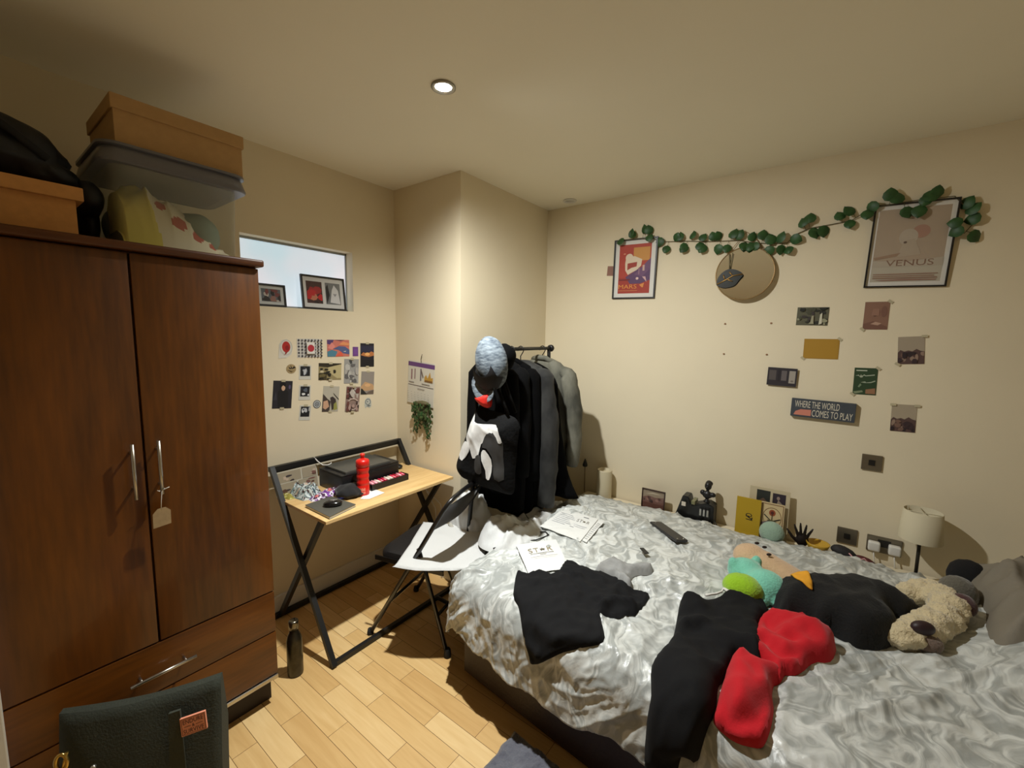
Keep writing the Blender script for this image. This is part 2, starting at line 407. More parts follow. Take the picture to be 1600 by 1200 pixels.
b = MB(); b.box((.016,YP-.016,0), (XP+.016,YP,.115), TRIMM, .003); struct(obj('baseboard_pillar', b))
b = MB(); b.box((XP,YB-.016,0), (XR,YB,.115), TRIMM, .003); struct(obj('baseboard_back', b))
b = MB(); b.box((.60,-.12,0), (.74,.022,2.08), TRIMM, .004); struct(obj('trim_1', b), 'white door frame beside the wardrobe')
# low boxed ledge behind the bed that carries the small things along the back wall
b = MB(); b.box((1.02,2.655,.0), (3.30,YB-.016,.448), WALLM, .004); struct(obj('trim_2', b), 'low painted ledge between bed and back wall')
# window: lit frosted pane at the back of the opening
win = thing('window_1', 'frosted internal window high in the left wall', 'window', (-.075,(NY0+NY1)/2,NZ0)); del win['category']; struct(win)
m = bpy.data.materials.new('lit_frosted_glass'); m.use_nodes = True; nt = m.node_tree; bs = nt.nodes['Principled BSDF']
tc = nt.nodes.new('ShaderNodeTexCoord'); nz = nt.nodes.new('ShaderNodeTexNoise'); nz.inputs['Scale'].default_value = 2.2; nt.links.new(tc.outputs['Object'], nz.inputs[0])
cr = nt.nodes.new('ShaderNodeValToRGB'); nt.links.new(nz.outputs[0], cr.inputs[0])
cr.color_ramp.elements[0].position = .38; cr.color_ramp.elements[1].position = .6; cr.color_ramp.elements[0].color = lin((196,222,232))+(1,); cr.color_ramp.elements[1].color = lin((232,226,232))+(1,)
nt.links.new(cr.outputs[0], bs.inputs['Emission Color']); bs.inputs['Emission Strength'].default_value = WINDOW_STRENGTH; bs.inputs['Base Color'].default_value = (.5,.55,.6,1); bs.inputs['Roughness'].default_value = .3
b = MB(); b.box((-.09,NY0,NZ0), (-.075,NY1,NZ1), m); obj('window_pane', b, None, win)
b = MB()
for lo, hi in (((-.078,NY0,NZ0),(-.066,NY1,NZ0+.012)), ((-.078,NY0,NZ1-.012),(-.066,NY1,NZ1)), ((-.078,NY0,NZ0),(-.066,NY0+.012,NZ1)), ((-.078,NY1-.006,NZ0),(-.066,NY1,NZ1))): b.box(lo, hi, mat('grey_window_frame', (150,155,155), .5))
obj('window_frame', b, None, win)

# ---------------------------------------------------------------- ceiling lights
def downlight(x, y, lit, label):
    o = thing('ceiling_light', label, 'ceiling light', (x, y, H), (0,0,0))
    b = MB(); b.lathe([(.032,-.001), (.046,-.001), (.047,-.006), (.040,-.009), (.034,-.007), (.032,-.001)], mat('brushed_nickel', (170,168,160), .3, .9) if lit else mat('white_plastic', (225,222,214), .4))
    obj('trim_ring', b, None, o, world=False)
    if lit: mm = mat('lamp_glow', (255,244,222), .4, emit=30)
    else: mm = mat('lamp_off', (190,188,180), .3)
    b = MB(); b.lathe([(.0,-.0045), (.024,-.004), (.0325,-.002)], mm); obj('lens', b, None, o, world=False)
    if lit:
        for nm, pw, sz, bl in (('lamp_spill', SPOT_WIDE, 164, 1.0), ('lamp_beam', SPOT_BEAM, 76, 1.0)):
            l = bpy.data.lights.new(nm, 'SPOT'); l.energy = pw; l.color = SPOT_COLOR; l.spot_size = math.radians(sz); l.spot_blend = bl; l.shadow_soft_size = .03
            lo = bpy.data.objects.new(nm, l); COL.objects.link(lo); lo.parent = o; lo.location = (0,0,-.045)
            if nm == 'lamp_spill': lo.rotation_euler = Vector((-.19,-.24,.95)).to_track_quat('Z','Y').to_euler()   # the lamp sits a little tilted in its ring
    return o
downlight(1.126, 1.231, True, 'lit recessed spotlight in the ceiling above the desk and bed')
downlight(.86, 2.70, False, 'unlit white round ceiling fitting by the back wall')

# ================================================================ wardrobe
CH = wood_mat('cherry_wood', (80,43,6), (118,66,10), (9,9,.9), .38, .15)
CHD = wood_mat('dark_cherry_edge', (74,38,10), (104,56,18), (9,1.2,9), .4)
STEEL = mat('brushed_steel', (190,186,176), .28, .95)
wd = thing('wardrobe', 'tall cherry wood wardrobe with two doors and two drawers', 'wardrobe', (.3,.36,0))
b = MB(); b.box((.02,-.012,.10), (.578,.757,1.832), CHD, .002); obj('carcass', b, None, wd)
b = MB(); b.box((.015,-.022,1.832), (.627,.768,1.858), CHD, .008, seg=3); obj('top_panel', b, None, wd, 40)
b = MB(); b.box((.03,0,.0), (.55,.745,.10), mat('dark_plinth', (38,24,16), .6)); obj('plinth', b, None, wd)
b = MB(); b.box((.58,-.008,.118), (.604,.755,.134), STEEL, .002); plabel(obj('trim_strip', b, None, wd), 'shiny metal strip along the bottom')
def bar_handle(p0, p1, out, parent):
    b = MB(); p0 = Vector(p0); p1 = Vector(p1); d = (p1-p0).normalized()
    b.tube([p0, p1], .0055, STEEL, 12)
    for q in (p0+d*.03, p1-d*.03): b.tube([q, q-Vector((out,0,0))], .004, STEEL, 8)
    return plabel(obj('handle', b, None, parent), 'metal bar handle')
for y0, y1, hy in ((-.01,.3725,.340), (.3785,.756,.407)):
    b = MB(); b.box((.579,y0,.512), (.600,y1,1.826), CH, .003); d = obj('door', b, None, wd, 40)
    bar_handle((.632,hy,1.04), (.632,hy,1.222), .031, d)
for z0, z1 in ((.332,.506), (.14,.327)):
    b = MB(); b.box((.579,-.01,z0), (.600,.756,z1), wood_mat('cherry_wood_flat', (80,43,6), (118,66,10), (9,.9,9), .38, .15), .003); d = obj('drawer', b, None, wd, 40)
    bar_handle((.632,.285,(z0+z1)/2-.006), (.632,.468,(z0+z1)/2-.006), .031, d)
# paper tag tied to the right handle
o = thing('gift_tag', 'beige paper tag hanging from the right wardrobe door handle', 'tag', (.642,.398,.93))
b = MB(); b.prism([(-.024,0), (.024,.004), (.025,.050), (.012,.064), (-.010,.063), (-.023,.048)], .0012, mat('kraft_tag', (176,150,110), .8, var=.15, vscale=60), M=Matrix.Translation((.641,.398,.932)) @ Matrix.Rotation(PI/2,4,'Z') @ Matrix.Rotation(PI/2,4,'X')); obj('tag_card', b, None, o)
b = MB(); b.tube([(.6415,.398,.990), (.641,.400,1.02), (.6405,.404,1.053), (.636,.413,1.058), (.626,.409,1.056), (.630,.401,1.054), (.6405,.398,1.053), (.641,.392,1.058)], .0012, mat('white_string', (220,215,205), .8), 6)
b.tube([(.6405,.404,1.054), (.643,.416,1.060), (.643,.424,1.062)], .0014, mat('white_string', (220,215,205), .8), 6); obj('string', b, None, o)

# ---------------------------------------------------------------- boxes on the wardrobe
CARD = mat('orange_cardboard', (216,156,90), .75, var=.10, vscale=9, stretch=(1,6,6)); CARD2 = mat('brown_cardboard', (188,150,100), .8, var=.08, vscale=8, stretch=(1,5,5))
def lidded_box(name, label, x0, x1, y0, y1, z0, zl, z1, m, lip=.008, loc=None):
    o = thing(name, label, 'box', ((x0+x1)/2,(y0+y1)/2,z0))
    b = MB(); b.box((x0,y0,z0), (x1,y1,zl+.01), m, .002); obj('box_body', b, None, o)
    b = MB(); b.box((x0-lip,y0-lip,zl), (x1+lip,y1+lip,z1), m, .003); obj('lid', b, None, o)
    return o
lidded_box('cardboard_box', 'orange-brown lidded cardboard box at the left on the wardrobe under a black bag', .22, .545, -.06, .277, 1.8585, 1.965, 2.004, CARD, .016)
# clear bin
o = thing('storage_bin', 'clear plastic storage bin with grey lid on the wardrobe', 'storage bin', (.36,.54,1.8585))
def rrect(x0, x1, y0, y1, r, n=5):
    out = []
    for cx, cy, a0 in ((x1-r,y1-r,0), (x0+r,y1-r,PI/2), (x0+r,y0+r,PI), (x1-r,y0+r,3*PI/2)):
        for k in range(n+1): a = a0+PI/2*k/n; out.append((cx+r*math.cos(a), cy+r*math.sin(a)))
    return out
def loft(b, loops, m, cap0=True, cap1=True, smooth=True):
    k = b.mi(m); R = [[b.bm.verts.new(p) for p in L] for L in loops]; n = len(R[0])
    for A, B in zip(R, R[1:]):
        for j in range(n):
            f = b.bm.faces.new((A[j],A[(j+1)%n],B[(j+1)%n],B[j])); f.material_index = k; f.smooth = smooth
    if cap0: b.bm.faces.new(R[0][::-1]).material_index = k
    if cap1: b.bm.faces.new(R[-1]).material_index = k
def rl(x0, x1, y0, y1, r, z): return [(p[0],p[1],z) for p in rrect(x0,x1,y0,y1,r)]
CLEAR = bpy.data.materials.new('cloudy_clear_plastic'); CLEAR.use_nodes = True
nt = CLEAR.node_tree; nt.nodes.clear(); oo = nt.nodes.new('ShaderNodeOutputMaterial'); ms = nt.nodes.new('ShaderNodeMixShader'); tr = nt.nodes.new('ShaderNodeBsdfTransparent'); pr = nt.nodes.new('ShaderNodeBsdfPrincipled')
tr.inputs[0].default_value = (.97,.98,.96,1); pr.inputs['Base Color'].default_value = lin((200,204,190))+(1,); pr.inputs['Roughness'].default_value = .12; ms.inputs[0].default_value = .26
nt.links.new(tr.outputs[0], ms.inputs[1]); nt.links.new(pr.outputs[0], ms.inputs[2]); nt.links.new(ms.outputs[0], oo.inputs[0])
b = MB(); loft(b, [rl(.20,.535,.372,.712,.03,1.860), rl(.19,.546,.362,.722,.04,2.112), rl(.184,.556,.352,.738,.04,2.114), rl(.184,.556,.352,.738,.04,2.122)], CLEAR, True, False); obj('bin_body', b, None, o)
b = MB(); g = mat('grey_bin_lid', (104,104,112), .3, spec=.6); loft(b, [rl(.176,.566,.334,.752,.045,2.108), rl(.172,.570,.330,.756,.05,2.114), rl(.178,.560,.340,.746,.05,2.150), rl(.182,.556,.344,.742,.05,2.158), rl(.172,.566,.334,.752,.05,2.160), rl(.172,.566,.334,.752,.05,2.168), rl(.20,.54,.36,.725,.04,2.170)], g); obj('lid', b, None, o, 50)
# cloth inside the bin
b = MB(); cl = mat('cream_cloth', (252,242,214), .85); yl = mat('yellow_cloth', (244,228,118), .85); rd = mat('faded_red_print', (200,104,88), .85); gn = mat('grey_green_cloth', (150,166,150), .85)
R = random.Random(4)
def lump(b, c, r, m, s=0, amp=.12):
    b.ell(c, r, m, fn=lambda q: 1+amp*float(perlin(q.x*2.1+s*3.7+q.z, q.y*2.1+s+q.z*1.3)), u=22, v=14)
ny, nx = 90, 60; V = []
for i in range(ny+1):
    row = []
    for j in range(nx+1):
        y = .385+.315*i/ny; t = -1+2*j/nx; x = .375+.15*t
        hgt = .025+.175*max(0, 1-((y-.445)/.21)**2)**.8 if y > .445 else .15+.05*math.cos((y-.445)/.06)
        hgt = hgt*(1+.16*float(perlin(y*16,x*11)))+.020*float(ridge(y*13+x*9,x*10-y*7))
        row.append(b.bm.verts.new((x, y, 1.864+max(.002, hgt*max(0,1-abs(t)**3.2)**.8*(1 if 2 < i < ny-2 else .3)))))
    V.append(row)
for i in range(ny):
    for j in range(nx):
        f = b.bm.faces.new((V[i][j],V[i+1][j],V[i+1][j+1],V[i][j+1])); f.smooth = True; c = f.calc_center_median()
        mm = yl if c.y+.10*(c.z-1.95)+.02*float(perlin(c.y*20,c.z*20)) < .478 else cl
        for y0, z0, r0 in ((.545,1.965,.024),(.60,1.93,.021),(.645,1.90,.014),(.50,2.02,.016)):
            if math.hypot(c.y-y0, c.z-z0) < r0: mm = rd
        f.material_index = b.mi(mm)
tag(obj('folded_cloth', b), 'pale yellow and red patterned cloth inside the clear storage bin', 'cloth')
b = MB(); lump(b, (.36,.62,1.95), (.14,.085,.085), gn, 6); lump(b, (.27,.44,1.95), (.06,.06,.085), gn, 8); tag(obj('folded_jumper', b), 'grey-green folded fabric at the back inside the clear storage bin', 'clothing')
lidded_box('shoebox', 'brown cardboard shoebox on top of the clear storage bin', .215, .545, .378, .742, 2.1705, 2.272, 2.316, CARD2, .006)
# black bag
b = MB(); bk = mat('black_nylon', (20,21,25), .55, var=.4, vscale=14, bump=.25, bscale=25)
for i, (c, r) in enumerate((((.36,.02,2.118),(.18,.16,.115)), ((.36,.14,2.103),(.17,.15,.10)), ((.36,.235,2.045),(.15,.085,.05)), ((.40,-.02,2.095),(.15,.12,.09)))):
    b.ell(c, r, bk, fn=lambda q, i=i: 1+.16*float(perlin(q.x*2+i*5, q.y*2+q.z*2))+.06*float(ridge(q.y*3+i, q.z*3+q.x)), u=32, v=20)
t = thing('black_bag', 'black slouchy bag lying on the orange cardboard box on the wardrobe', 'bag', (.36,.1,2.004)); q = obj('bag_body', b, None, t)
md = q.modifiers.new('r', 'REMESH'); md.mode = 'VOXEL'; md.voxel_size = .009; md.use_smooth_shade = True
b = MB(); b.tube([(.50,-.05,2.17),(.535,.03,2.195),(.545,.10,2.17),(.54,.17,2.12),(.525,.23,2.075)], .011, mat('black_webbing', (14,14,16), .8), 8); obj('strap', b, None, t)
b = MB()
for i, (c, r) in enumerate((((.30,.335,1.94),(.10,.03,.08)), ((.36,.325,2.01),(.12,.045,.06)))): b.ell(c, r, bk, fn=lambda q, i=i: 1+.2*float(perlin(q.x*2+i*5, q.y*2+q.z*2)), u=24, v=14)
obj('side_pocket', b, None, t)
# ================================================================ framed photos on the window sill
def leaning(q, xs, lean, items, name, label, base, fcol=None, y_shift=0):
    P = [PX(p[0], p[1], xs) for p in q]; w = ((P[1]-P[0]).length+(P[2]-P[3]).length)/2; h = ((P[3]-P[0]).length+(P[2]-P[1]).length)/2
    c = sum(P, Vector())/4; zb = NZ0+.0015; s = math.sin(lean); 
    cc = Vector((xs+.010-s*h/2*0, c.y, zb+h/2*math.cos(lean)))
    e = (P[1]-P[0])+(P[2]-P[3])
    o = frame(name, label, 'picture frame', cc, w, h, (-lean, 0, PI/2), items, fw=.009, fd=.014, base=base)
    return o
leaning([(397,440),(440,444),(447,478),(399,476)], -.036, .10, [('r',.12,.16,.88,.84,(96,104,112))]+blotch(3, [(40,34,36),(206,196,186),(150,110,100),(34,30,34),(120,60,60)], 12, (.14,.18,.86,.82), .06, .2), 'framed_photo', 'small black framed group photo on the window sill nearest the wardrobe', (206,208,206))
leaning([(465,425),(533,435),(539,484),(472,481)], -.036, .11, [('r',.08,.14,.46,.86,(66,34,32)), ('r',.54,.14,.92,.86,(120,122,124))]+blotch(5, [(160,30,34),(40,22,24),(190,120,90),(190,24,30)], 9, (.09,.15,.45,.70), .05, .16)+[('p',[(.56,.15),(.64,.45),(.6,.8),(.55,.7)],(26,26,30)),('p',[(.64,.2),(.90,.16),(.86,.62),(.76,.80),(.70,.62)],(214,214,216)),('p',[(.72,.5),(.82,.5),(.77,.40)],(150,150,156))], 'framed_photo', 'wider black framed pair of portraits on the window sill', (214,214,212))

# ================================================================ prints on the left wall
BW = [(24,24,28),(60,62,66),(120,122,124),(200,200,198),(12,12,16)]
TB = [(.5,1.0,0), (.5,0.0,0)]; TT = [(.5,1.0,0)]
GA = 'prints taped to the left wall'
card('art_card', 'white cut-out card with a red poppy-like disc, top left of the wall prints', 'print', 'A', (434,530,457,560), (216,212,200), [('e',.56,.60,.28,.29,(176,36,30)),('p',[(.5,.36),(.66,.36),(.52,.2),(.36,.16),(.46,.24)],(150,40,34)),('e',.62,.55,.13,.13,(140,22,22)),('o',.56,.58,.42,.40,.93,(190,184,176))], GA, shape=[(.02,0),(.6,.04),(.9,.2),(1,.55),(.9,.85),(.6,1),(.3,.95),(.1,.75),(.06,.4)])
pat = []
for i in range(8):
    for j in range(6):
        u = (i+.5)/8; v = (j+.5)/6
        if .34 < u < .66 and .22 < v < .8: continue
        pat.append(('p',[(u-.045,v),(u,v+.075),(u+.045,v),(u,v-.075)],(46,44,48) if (i+j) % 2 else (96,92,94)))
card('art_card', 'black and white patterned card with a red disc in a white square', 'print', 'A', (464,529.5,503,558.5), (206,202,194), pat+[('r',.34,.2,.66,.82,(226,222,214)),('e',.5,.5,.135,.19,(180,50,60))], GA)
card('art_card', 'abstract print in pink, orange and blue on the left wall', 'print', 'A', (511,531,545.5,557), (206,120,104), [('p',[(0,1),(.3,1),(.2,.7),(0,.75)],(88,60,110)),('p',[(.25,1),(.6,.92),(.8,1)],(110,50,70)),('p',[(0,0),(.35,0),(.45,.3),(.2,.4),(0,.3)],(80,130,150)),('p',[(.25,.45),(.5,.62),(.8,.6),(1,.4),(1,.12),(.7,.2),(.5,.4)],(84,96,140)),('p',[(.35,0),(.6,.32),(.72,.02)],(226,96,70)),('p',[(0,.5),(.2,.85),(.35,.6),(.2,.4)],(226,140,130)),('p',[(.5,.7),(.7,.9),(1,.8),(1,.65)],(230,150,100)),('p',[(.7,.3),(.85,.34),(.8,.28)],(230,224,214))], GA)
card('small_card', 'tiny plain purple card between the wall prints', 'print', 'A', (551,542,559.5,556.5), (112,64,138), [('r',.2,.2,.8,.8,(120,74,150))], GA)
card('photo_print', 'dark sunset sky photo, topmost at the right end of the left wall prints', 'photo', 'A', (563,536.5,584,573), (28,26,38), [('r',0,.62,1,.9,(40,40,66)),('p',[(0,.5),(.2,.62),(.5,.55),(.8,.66),(1,.6),(1,.48),(.6,.42),(.3,.45)],(190,120,70)),('e',.5,.54,.18,.07,(240,180,110)),('r',0,.02,1,.3,(22,20,26))], GA, tapes=TB)
card('sticker', 'round beige and black claw-striped sticker on the left wall', 'sticker', 'A', (447,569,462.5,583.5), (168,146,104), [('p',[(.2,.75),(.55,.5),(.35,.45)],(30,26,22)),('p',[(.4,.95),(.62,.55),(.5,.5)],(30,26,22)),('p',[(.75,.8),(.95,.62),(.55,.45)],(30,26,22)),('p',[(.1,.4),(.6,.25),(.9,.4),(.5,.12)],(96,78,46))], shape=[(.5+.5*math.cos(a*.3142),.5+.5*math.sin(a*.3142)) for a in range(20)])
for box, s, lb in (((467,570.5,486,593), 11, 'topmost of three instant photos in a column on the left wall'), ((467,602,485,625), 12, 'middle one of three instant photos in a column on the left wall'), ((467.5,633.5,485,656.5), 13, 'lowest of three instant photos in a column on the left wall')):
    card('instant_photo', lb, 'photo', 'A', box, (206,204,194), [('r',.1,.24,.9,.92,(22,22,26))]+blotch(s, [(190,192,196),(90,98,110),(44,46,56),(225,225,225)], 6, (.14,.28,.86,.88), .06, .2), 'instant photos in a column', tapes=TT)
card('photo_print', 'wide sepia photo of a crowd in the middle of the left wall prints', 'photo', 'A', (497.6,567.5,533,593.5), (150,136,96), [('p',[(0,1),(1,1),(1,.9),(.4,.75),(0,.8)],(50,42,28)),('p',[(.4,.75),(1,.95),(1,.1),(.8,.1),(.4,.5)],(192,178,132)),('r',0,0,.35,.4,(70,60,36))]+blotch(21, [(40,34,24),(210,196,160),(110,98,60),(30,26,20)], 14, (.02,.02,.75,.7), .04, .12), GA, tapes=TB)
card('photo_print', 'pale grey photo of a sculpture, right of the sepia crowd photo', 'photo', 'A', (537.5,561,560,599), (158,156,152), [('p',[(.3,.95),(.5,.98),(.55,.82),(.4,.8)],(70,72,72))]+blotch(22, [(120,118,114),(190,188,182),(100,98,98),(176,172,166)], 14, (.03,.03,.97,.8), .06, .2), GA, tapes=TB)
card('photo_print', 'peach cloud photo under the dark sunset photo', 'photo', 'A', (564,580.5,584,616), (150,142,134), [('p',[(0,.35),(.3,.55),(.6,.5),(.9,.45),(1,.35),(1,.2),(.4,.15),(0,.2)],(200,160,118)),('e',.5,.4,.22,.07,(226,180,130)),('p',[(0,0),(.5,0),(.3,.12),(.1,.25),(0,.25)],(40,40,36)),('p',[(.4,.02),(1,.02),(1,.2),(.6,.12)],(110,96,84))], GA, tapes=TT)
card('photo_print', 'large dark portrait of a person in black, nearest the wardrobe', 'photo', 'A', (426,595,456,638), (34,32,40), [('p',[(.28,.02),(.25,.6),(.4,.72),(.62,.74),(.8,.6),(.82,.02)],(20,19,22)),('e',.52,.74,.10,.10,(206,170,140)),('p',[(.36,.72),(.34,.9),(.5,.97),(.66,.9),(.62,.78),(.5,.84)],(14,12,14)),('e',.85,.78,.06,.08,(90,80,110)),('p',[(0,.3),(.15,.6),(.22,.3)],(52,52,62))], GA, tapes=TB)
card('sticker', 'small round grey swirl sticker below the instant photos', 'sticker', 'A', (489,625,501,638), (96,100,104), [('e',.5,.5,.4,.4,(200,202,200)),('o',.5,.5,.3,.3,.6,(90,96,104)),('e',.5,.5,.12,.12,(100,104,110))], shape=[(.5+.5*math.cos(a*.3142),.5+.5*math.sin(a*.3142)) for a in range(20)])
card('photo_print', 'photo of a person leaning under a pale sky, bottom middle of the wall prints', 'photo', 'A', (504,603.5,529,643), (186,180,164), [('p',[(0,.7),(.3,.5),(.5,.4),(.45,0),(0,0)],(70,60,56)),('p',[(.05,.4),(.3,.45),(.42,.2),(.2,.08),(.05,.15)],(206,164,134)),('p',[(.45,.55),(.6,.6),(.8,.5),(.9,.2),(.6,.05)],(60,50,48)),('p',[(.62,.75),(1,.5),(1,.45),(.66,.68)],(50,44,40)),('p',[(.7,.3),(.85,.4),(.95,.1),(.7,.05)],(150,150,80))], GA, tapes=TB)
card('photo_print', 'reddish-grey photo of a group on an arch, bottom right of the left wall prints', 'photo', 'A', (540,604,561.5,643), (150,126,116), blotch(31, [(70,50,46),(196,186,176),(130,84,78),(110,60,56),(206,200,190)], 18, (.03,.5,.97,.97), .05, .16)+[('o',.5,.3,.44,.24,.8,(196,176,166))]+blotch(32, [(110,66,60),(60,44,44),(180,150,140)], 9, (.05,.03,.95,.42), .05, .14), GA, tapes=TB)
card('sticker', 'rounded grey line-drawn blob sticker at the lower right of the wall prints', 'sticker', 'A', (568.5,621.5,580.5,637.5), (196,198,190), [('o',.5,.6,.36,.3,.78,(96,104,104)),('e',.42,.62,.07,.06,(80,88,90)),('p',[(.3,.2),(.7,.14),(.9,.26),(.6,.3)],(110,116,114))], shape=[(.1,.3),(.2,0),(.5,.12),(.8,0),(1,.2),(.92,.7),(.7,1),(.35,1),(.1,.75)])

# ================================================================ calendar and trailing plant on the pillar
c, wdt, hgt, tilt, hd = wallrect('P', [(641,564),(682.5,567),(677,637),(637,627)])
o = thing('calendar', 'white wall calendar with purple header hanging on the pillar', 'calendar', c+Vector((0,-.006,0)), (0, math.radians(4), 0))
b = MB(); b.box((-wdt/2,-.002,-hgt/2), (wdt/2,0,hgt/2), flat((214,208,192)))
it = [('r',0,.87,1,.97,(104,66,118)),('r',.02,.425,.98,.44,(88,74,72)),('r',.12,.56,.17,.8,(150,110,112)),('r',.25,.58,.29,.82,(150,120,120)),('r',.47,.56,.52,.84,(120,112,116)),('p',[(.52,.82),(.6,.66),(.58,.62),(.5,.78)],(110,90,80)),('p',[(.64,.56),(.95,.56),(.95,.68),(.88,.66),(.84,.8),(.76,.64),(.7,.72),(.64,.66)],(190,146,60)),('r',.66,.56,.94,.60,(130,90,40)),('r',.05,.49,.25,.505,(120,110,104)),('r',.55,.49,.85,.505,(120,110,104)),('r',.4,.36,.66,.372,(120,110,104))]
for j in range(5): it += [('r',.06+.13*i,.055+.055*j,.09+.13*i,.063+.055*j,(150,142,134)) for i in range(7)]
paint(b, wdt, hgt, it, -.002); obj('calendar_pages', b, None, o, world=False)
b = MB(); b.tube([(.0,-.004,hgt/2-.005),(-.002,-.006,hgt/2+.02),(.004,-.008,hgt/2+.035),(.006,-.004,hgt/2+.05)], .0018, mat('dark_wire', (50,46,42), .4, .8), 8); obj('hook', b, None, o, world=False)
LEAF = mat('ivy_green', (50,92,44), .5, var=.45, vscale=30); LEAF2 = mat('dusty_trailing_green', (74,96,50), .6, var=.45, vscale=40); STEM = mat('brown_green_stem', (92,84,54), .7)
def leaf(b, c, s, ang, M, m, fold=.25, n=7):
    """a rounded pointed leaf, bent along its midrib; lies in the local XZ plane of M facing -Y"""
    prof = [(0,0),(.34,.12),(.50,.40),(.44,.70),(.24,.92),(0,1.08)]
    T = M @ Matrix.Translation(Vector(c)) @ Matrix.Rotation(ang, 4, 'Y') @ Matrix.Scale(s, 4)
    k = b.mi(m); mid = [b.bm.verts.new(T @ Vector((0, -.06-.12*math.sin(z*2.6), z))) for x, z in prof]
    for sg in (-1, 1):
        sd = [b.bm.verts.new(T @ Vector((sg*x, fold*x-.12*math.sin(z*2.6), z))) for x, z in prof]
        for i in range(len(prof)-1):
            vs = [mid[i], sd[i], sd[i+1], mid[i+1]]
            try:
                f = b.bm.faces.new(vs); f.material_index = k; f.smooth = True
            except ValueError: pass
pc = PY(660, 636, YP-.03); o = thing('trailing_plant', 'dusty green trailing plant hanging below the calendar on the pillar', 'plant', pc+Vector((0,0,-.14)))
b = MB(); R = random.Random(5)
for i in range(150):
    u = R.random(); x = R.uniform(-.082,.07); z = R.uniform(-.085,.03); leaf(b, (pc.x+x, YP-.012-R.random()*.045, pc.z+z), R.uniform(.014,.024), R.uniform(1.8,4.4), Matrix.Rotation(0,4,'X'), LEAF2 if R.random() < .6 else LEAF)
for sx, zb in ((-.062,-.175), (-.035,-.14), (.03,-.16), (.052,-.20), (.012,-.115)):
    n = int(-zb*190)
    for i in range(n):
        z = -.06+(zb+.06)*i/n; leaf(b, (pc.x+sx+R.uniform(-.009,.009)+.12*sx*i/n, YP-.015-R.random()*.028, pc.z+z), R.uniform(.011,.018), R.uniform(2.2,4.2), Matrix(), LEAF2 if R.random() < .6 else LEAF)
obj('foliage', b, None, o)
b = MB()
for sx, zb in ((-.062,-.19), (-.035,-.15), (.03,-.17), (.052,-.21), (.012,-.12), (0,-.05)): b.tube([(pc.x+sx*.6,YP-.02,pc.z+.035),(pc.x+sx,YP-.03,pc.z-.05),(pc.x+sx*1.1,YP-.022,pc.z+zb)], .0015, STEM, 6)
b.ell((pc.x,YP-.03,pc.z+.025), (.06,.022,.016), STEM); obj('stem', b, None, o)

# ================================================================ back wall: pictures, garland, mirror
c, w_, h_, tl, hd = wallrect('B', [(961,377),(1027,370),(1026,466),(958.5,467)])
mars = [('r',.10,.07,.89,.93,(178,62,44)),('r',.46,.64,.86,.87,(206,146,70)),('p',[(.10,.07),(.89,.07),(.89,.30),(.10,.36)],(166,54,38)),('p',[(.28,.36),(.89,.62),(.89,.30),(.66,.24),(.4,.24)],(92,60,100)),('p',[(.5,.4),(.89,.68),(.89,.5),(.7,.36)],(112,76,112)),
 ('e',.36,.70,.095,.07,(226,206,180)),('p',[(.28,.72),(.5,.72),(.68,.66),(.66,.55),(.56,.48),(.34,.40),(.27,.48),(.26,.6)],(226,206,180)),('p',[(.32,.6),(.56,.62),(.55,.54),(.42,.52),(.32,.48)],(160,54,42)),('r',.70,.46,.75,.56,(206,170,160)),('r',.60,.40,.63,.52,(150,110,130)),('e',.58,.33,.035,.022,(230,196,186)),('p',[(.70,.36),(.82,.26),(.78,.36)],(210,170,170)),('r',.12,.3,.4,.325,(120,30,30)),
 ('t','MARS',.35,.19,.075,(230,150,70),.46),('p',[(.64,.22),(.76,.25),(.74,.17),(.71,.17)],(220,140,70)),('r',.12,.115,.6,.122,(226,150,90)),('e',.24,.77,.03,.012,(226,150,120))]
frame('framed_poster', 'black framed red and orange poster reading MARS on the back wall', 'poster', c+Vector((0,-.001,0)), w_, h_, (math.radians(1.5), -tl, 0), mars, fw=.009, fd=.016)
c, w_, h_, tl, hd = wallrect('B', [(1364,323),(1497,310),(1482,447),(1352,450)])
ven = [('r',.05,.24,.94,.95,(179,161,141)),('r',.05,.05,.94,.24,(189,181,164)),('e',.62,.66,.11,.08,(174,136,119)),('e',.47,.6,.12,.10,(188,175,158)),('p',[(.36,.36),(.42,.55),(.55,.58),(.66,.38)],(183,168,149)),('e',.44,.535,.022,.014,(109,88,78)),('p',[(.05,.36),(.4,.41),(.36,.37),(.08,.33)],(161,134,112)),('p',[(.05,.32),(.5,.30),(.94,.34),(.94,.24),(.05,.24)],(186,175,158)),('t','VENUS',.53,.285,.075,(139,108,91),.60),('r',.08,.09,.9,.105,(149,117,98)),('r',.08,.115,.86,.128,(157,125,105)),('r',.08,.14,.9,.152,(154,120,102)),('p',[(.1,.075),(.5,.085),(.9,.078),(.88,.065),(.2,.062)],(156,122,107))]  # print colours lightened to carry the room's washed-out reflection in the glass
frame('framed_poster', 'large black framed brown poster reading VENUS, paled by a painted-in reflection, at the right of the back wall', 'poster', c+Vector((0,-.001,0)), w_, h_, (math.radians(2), -tl, 0), ven, fw=.007, fd=.018)
card('small_card', 'small brown card half hidden behind the framed red poster', 'card', 'B', (949,416,962,431), (150,110,92), [('r',.1,.1,.9,.9,(140,98,82))])
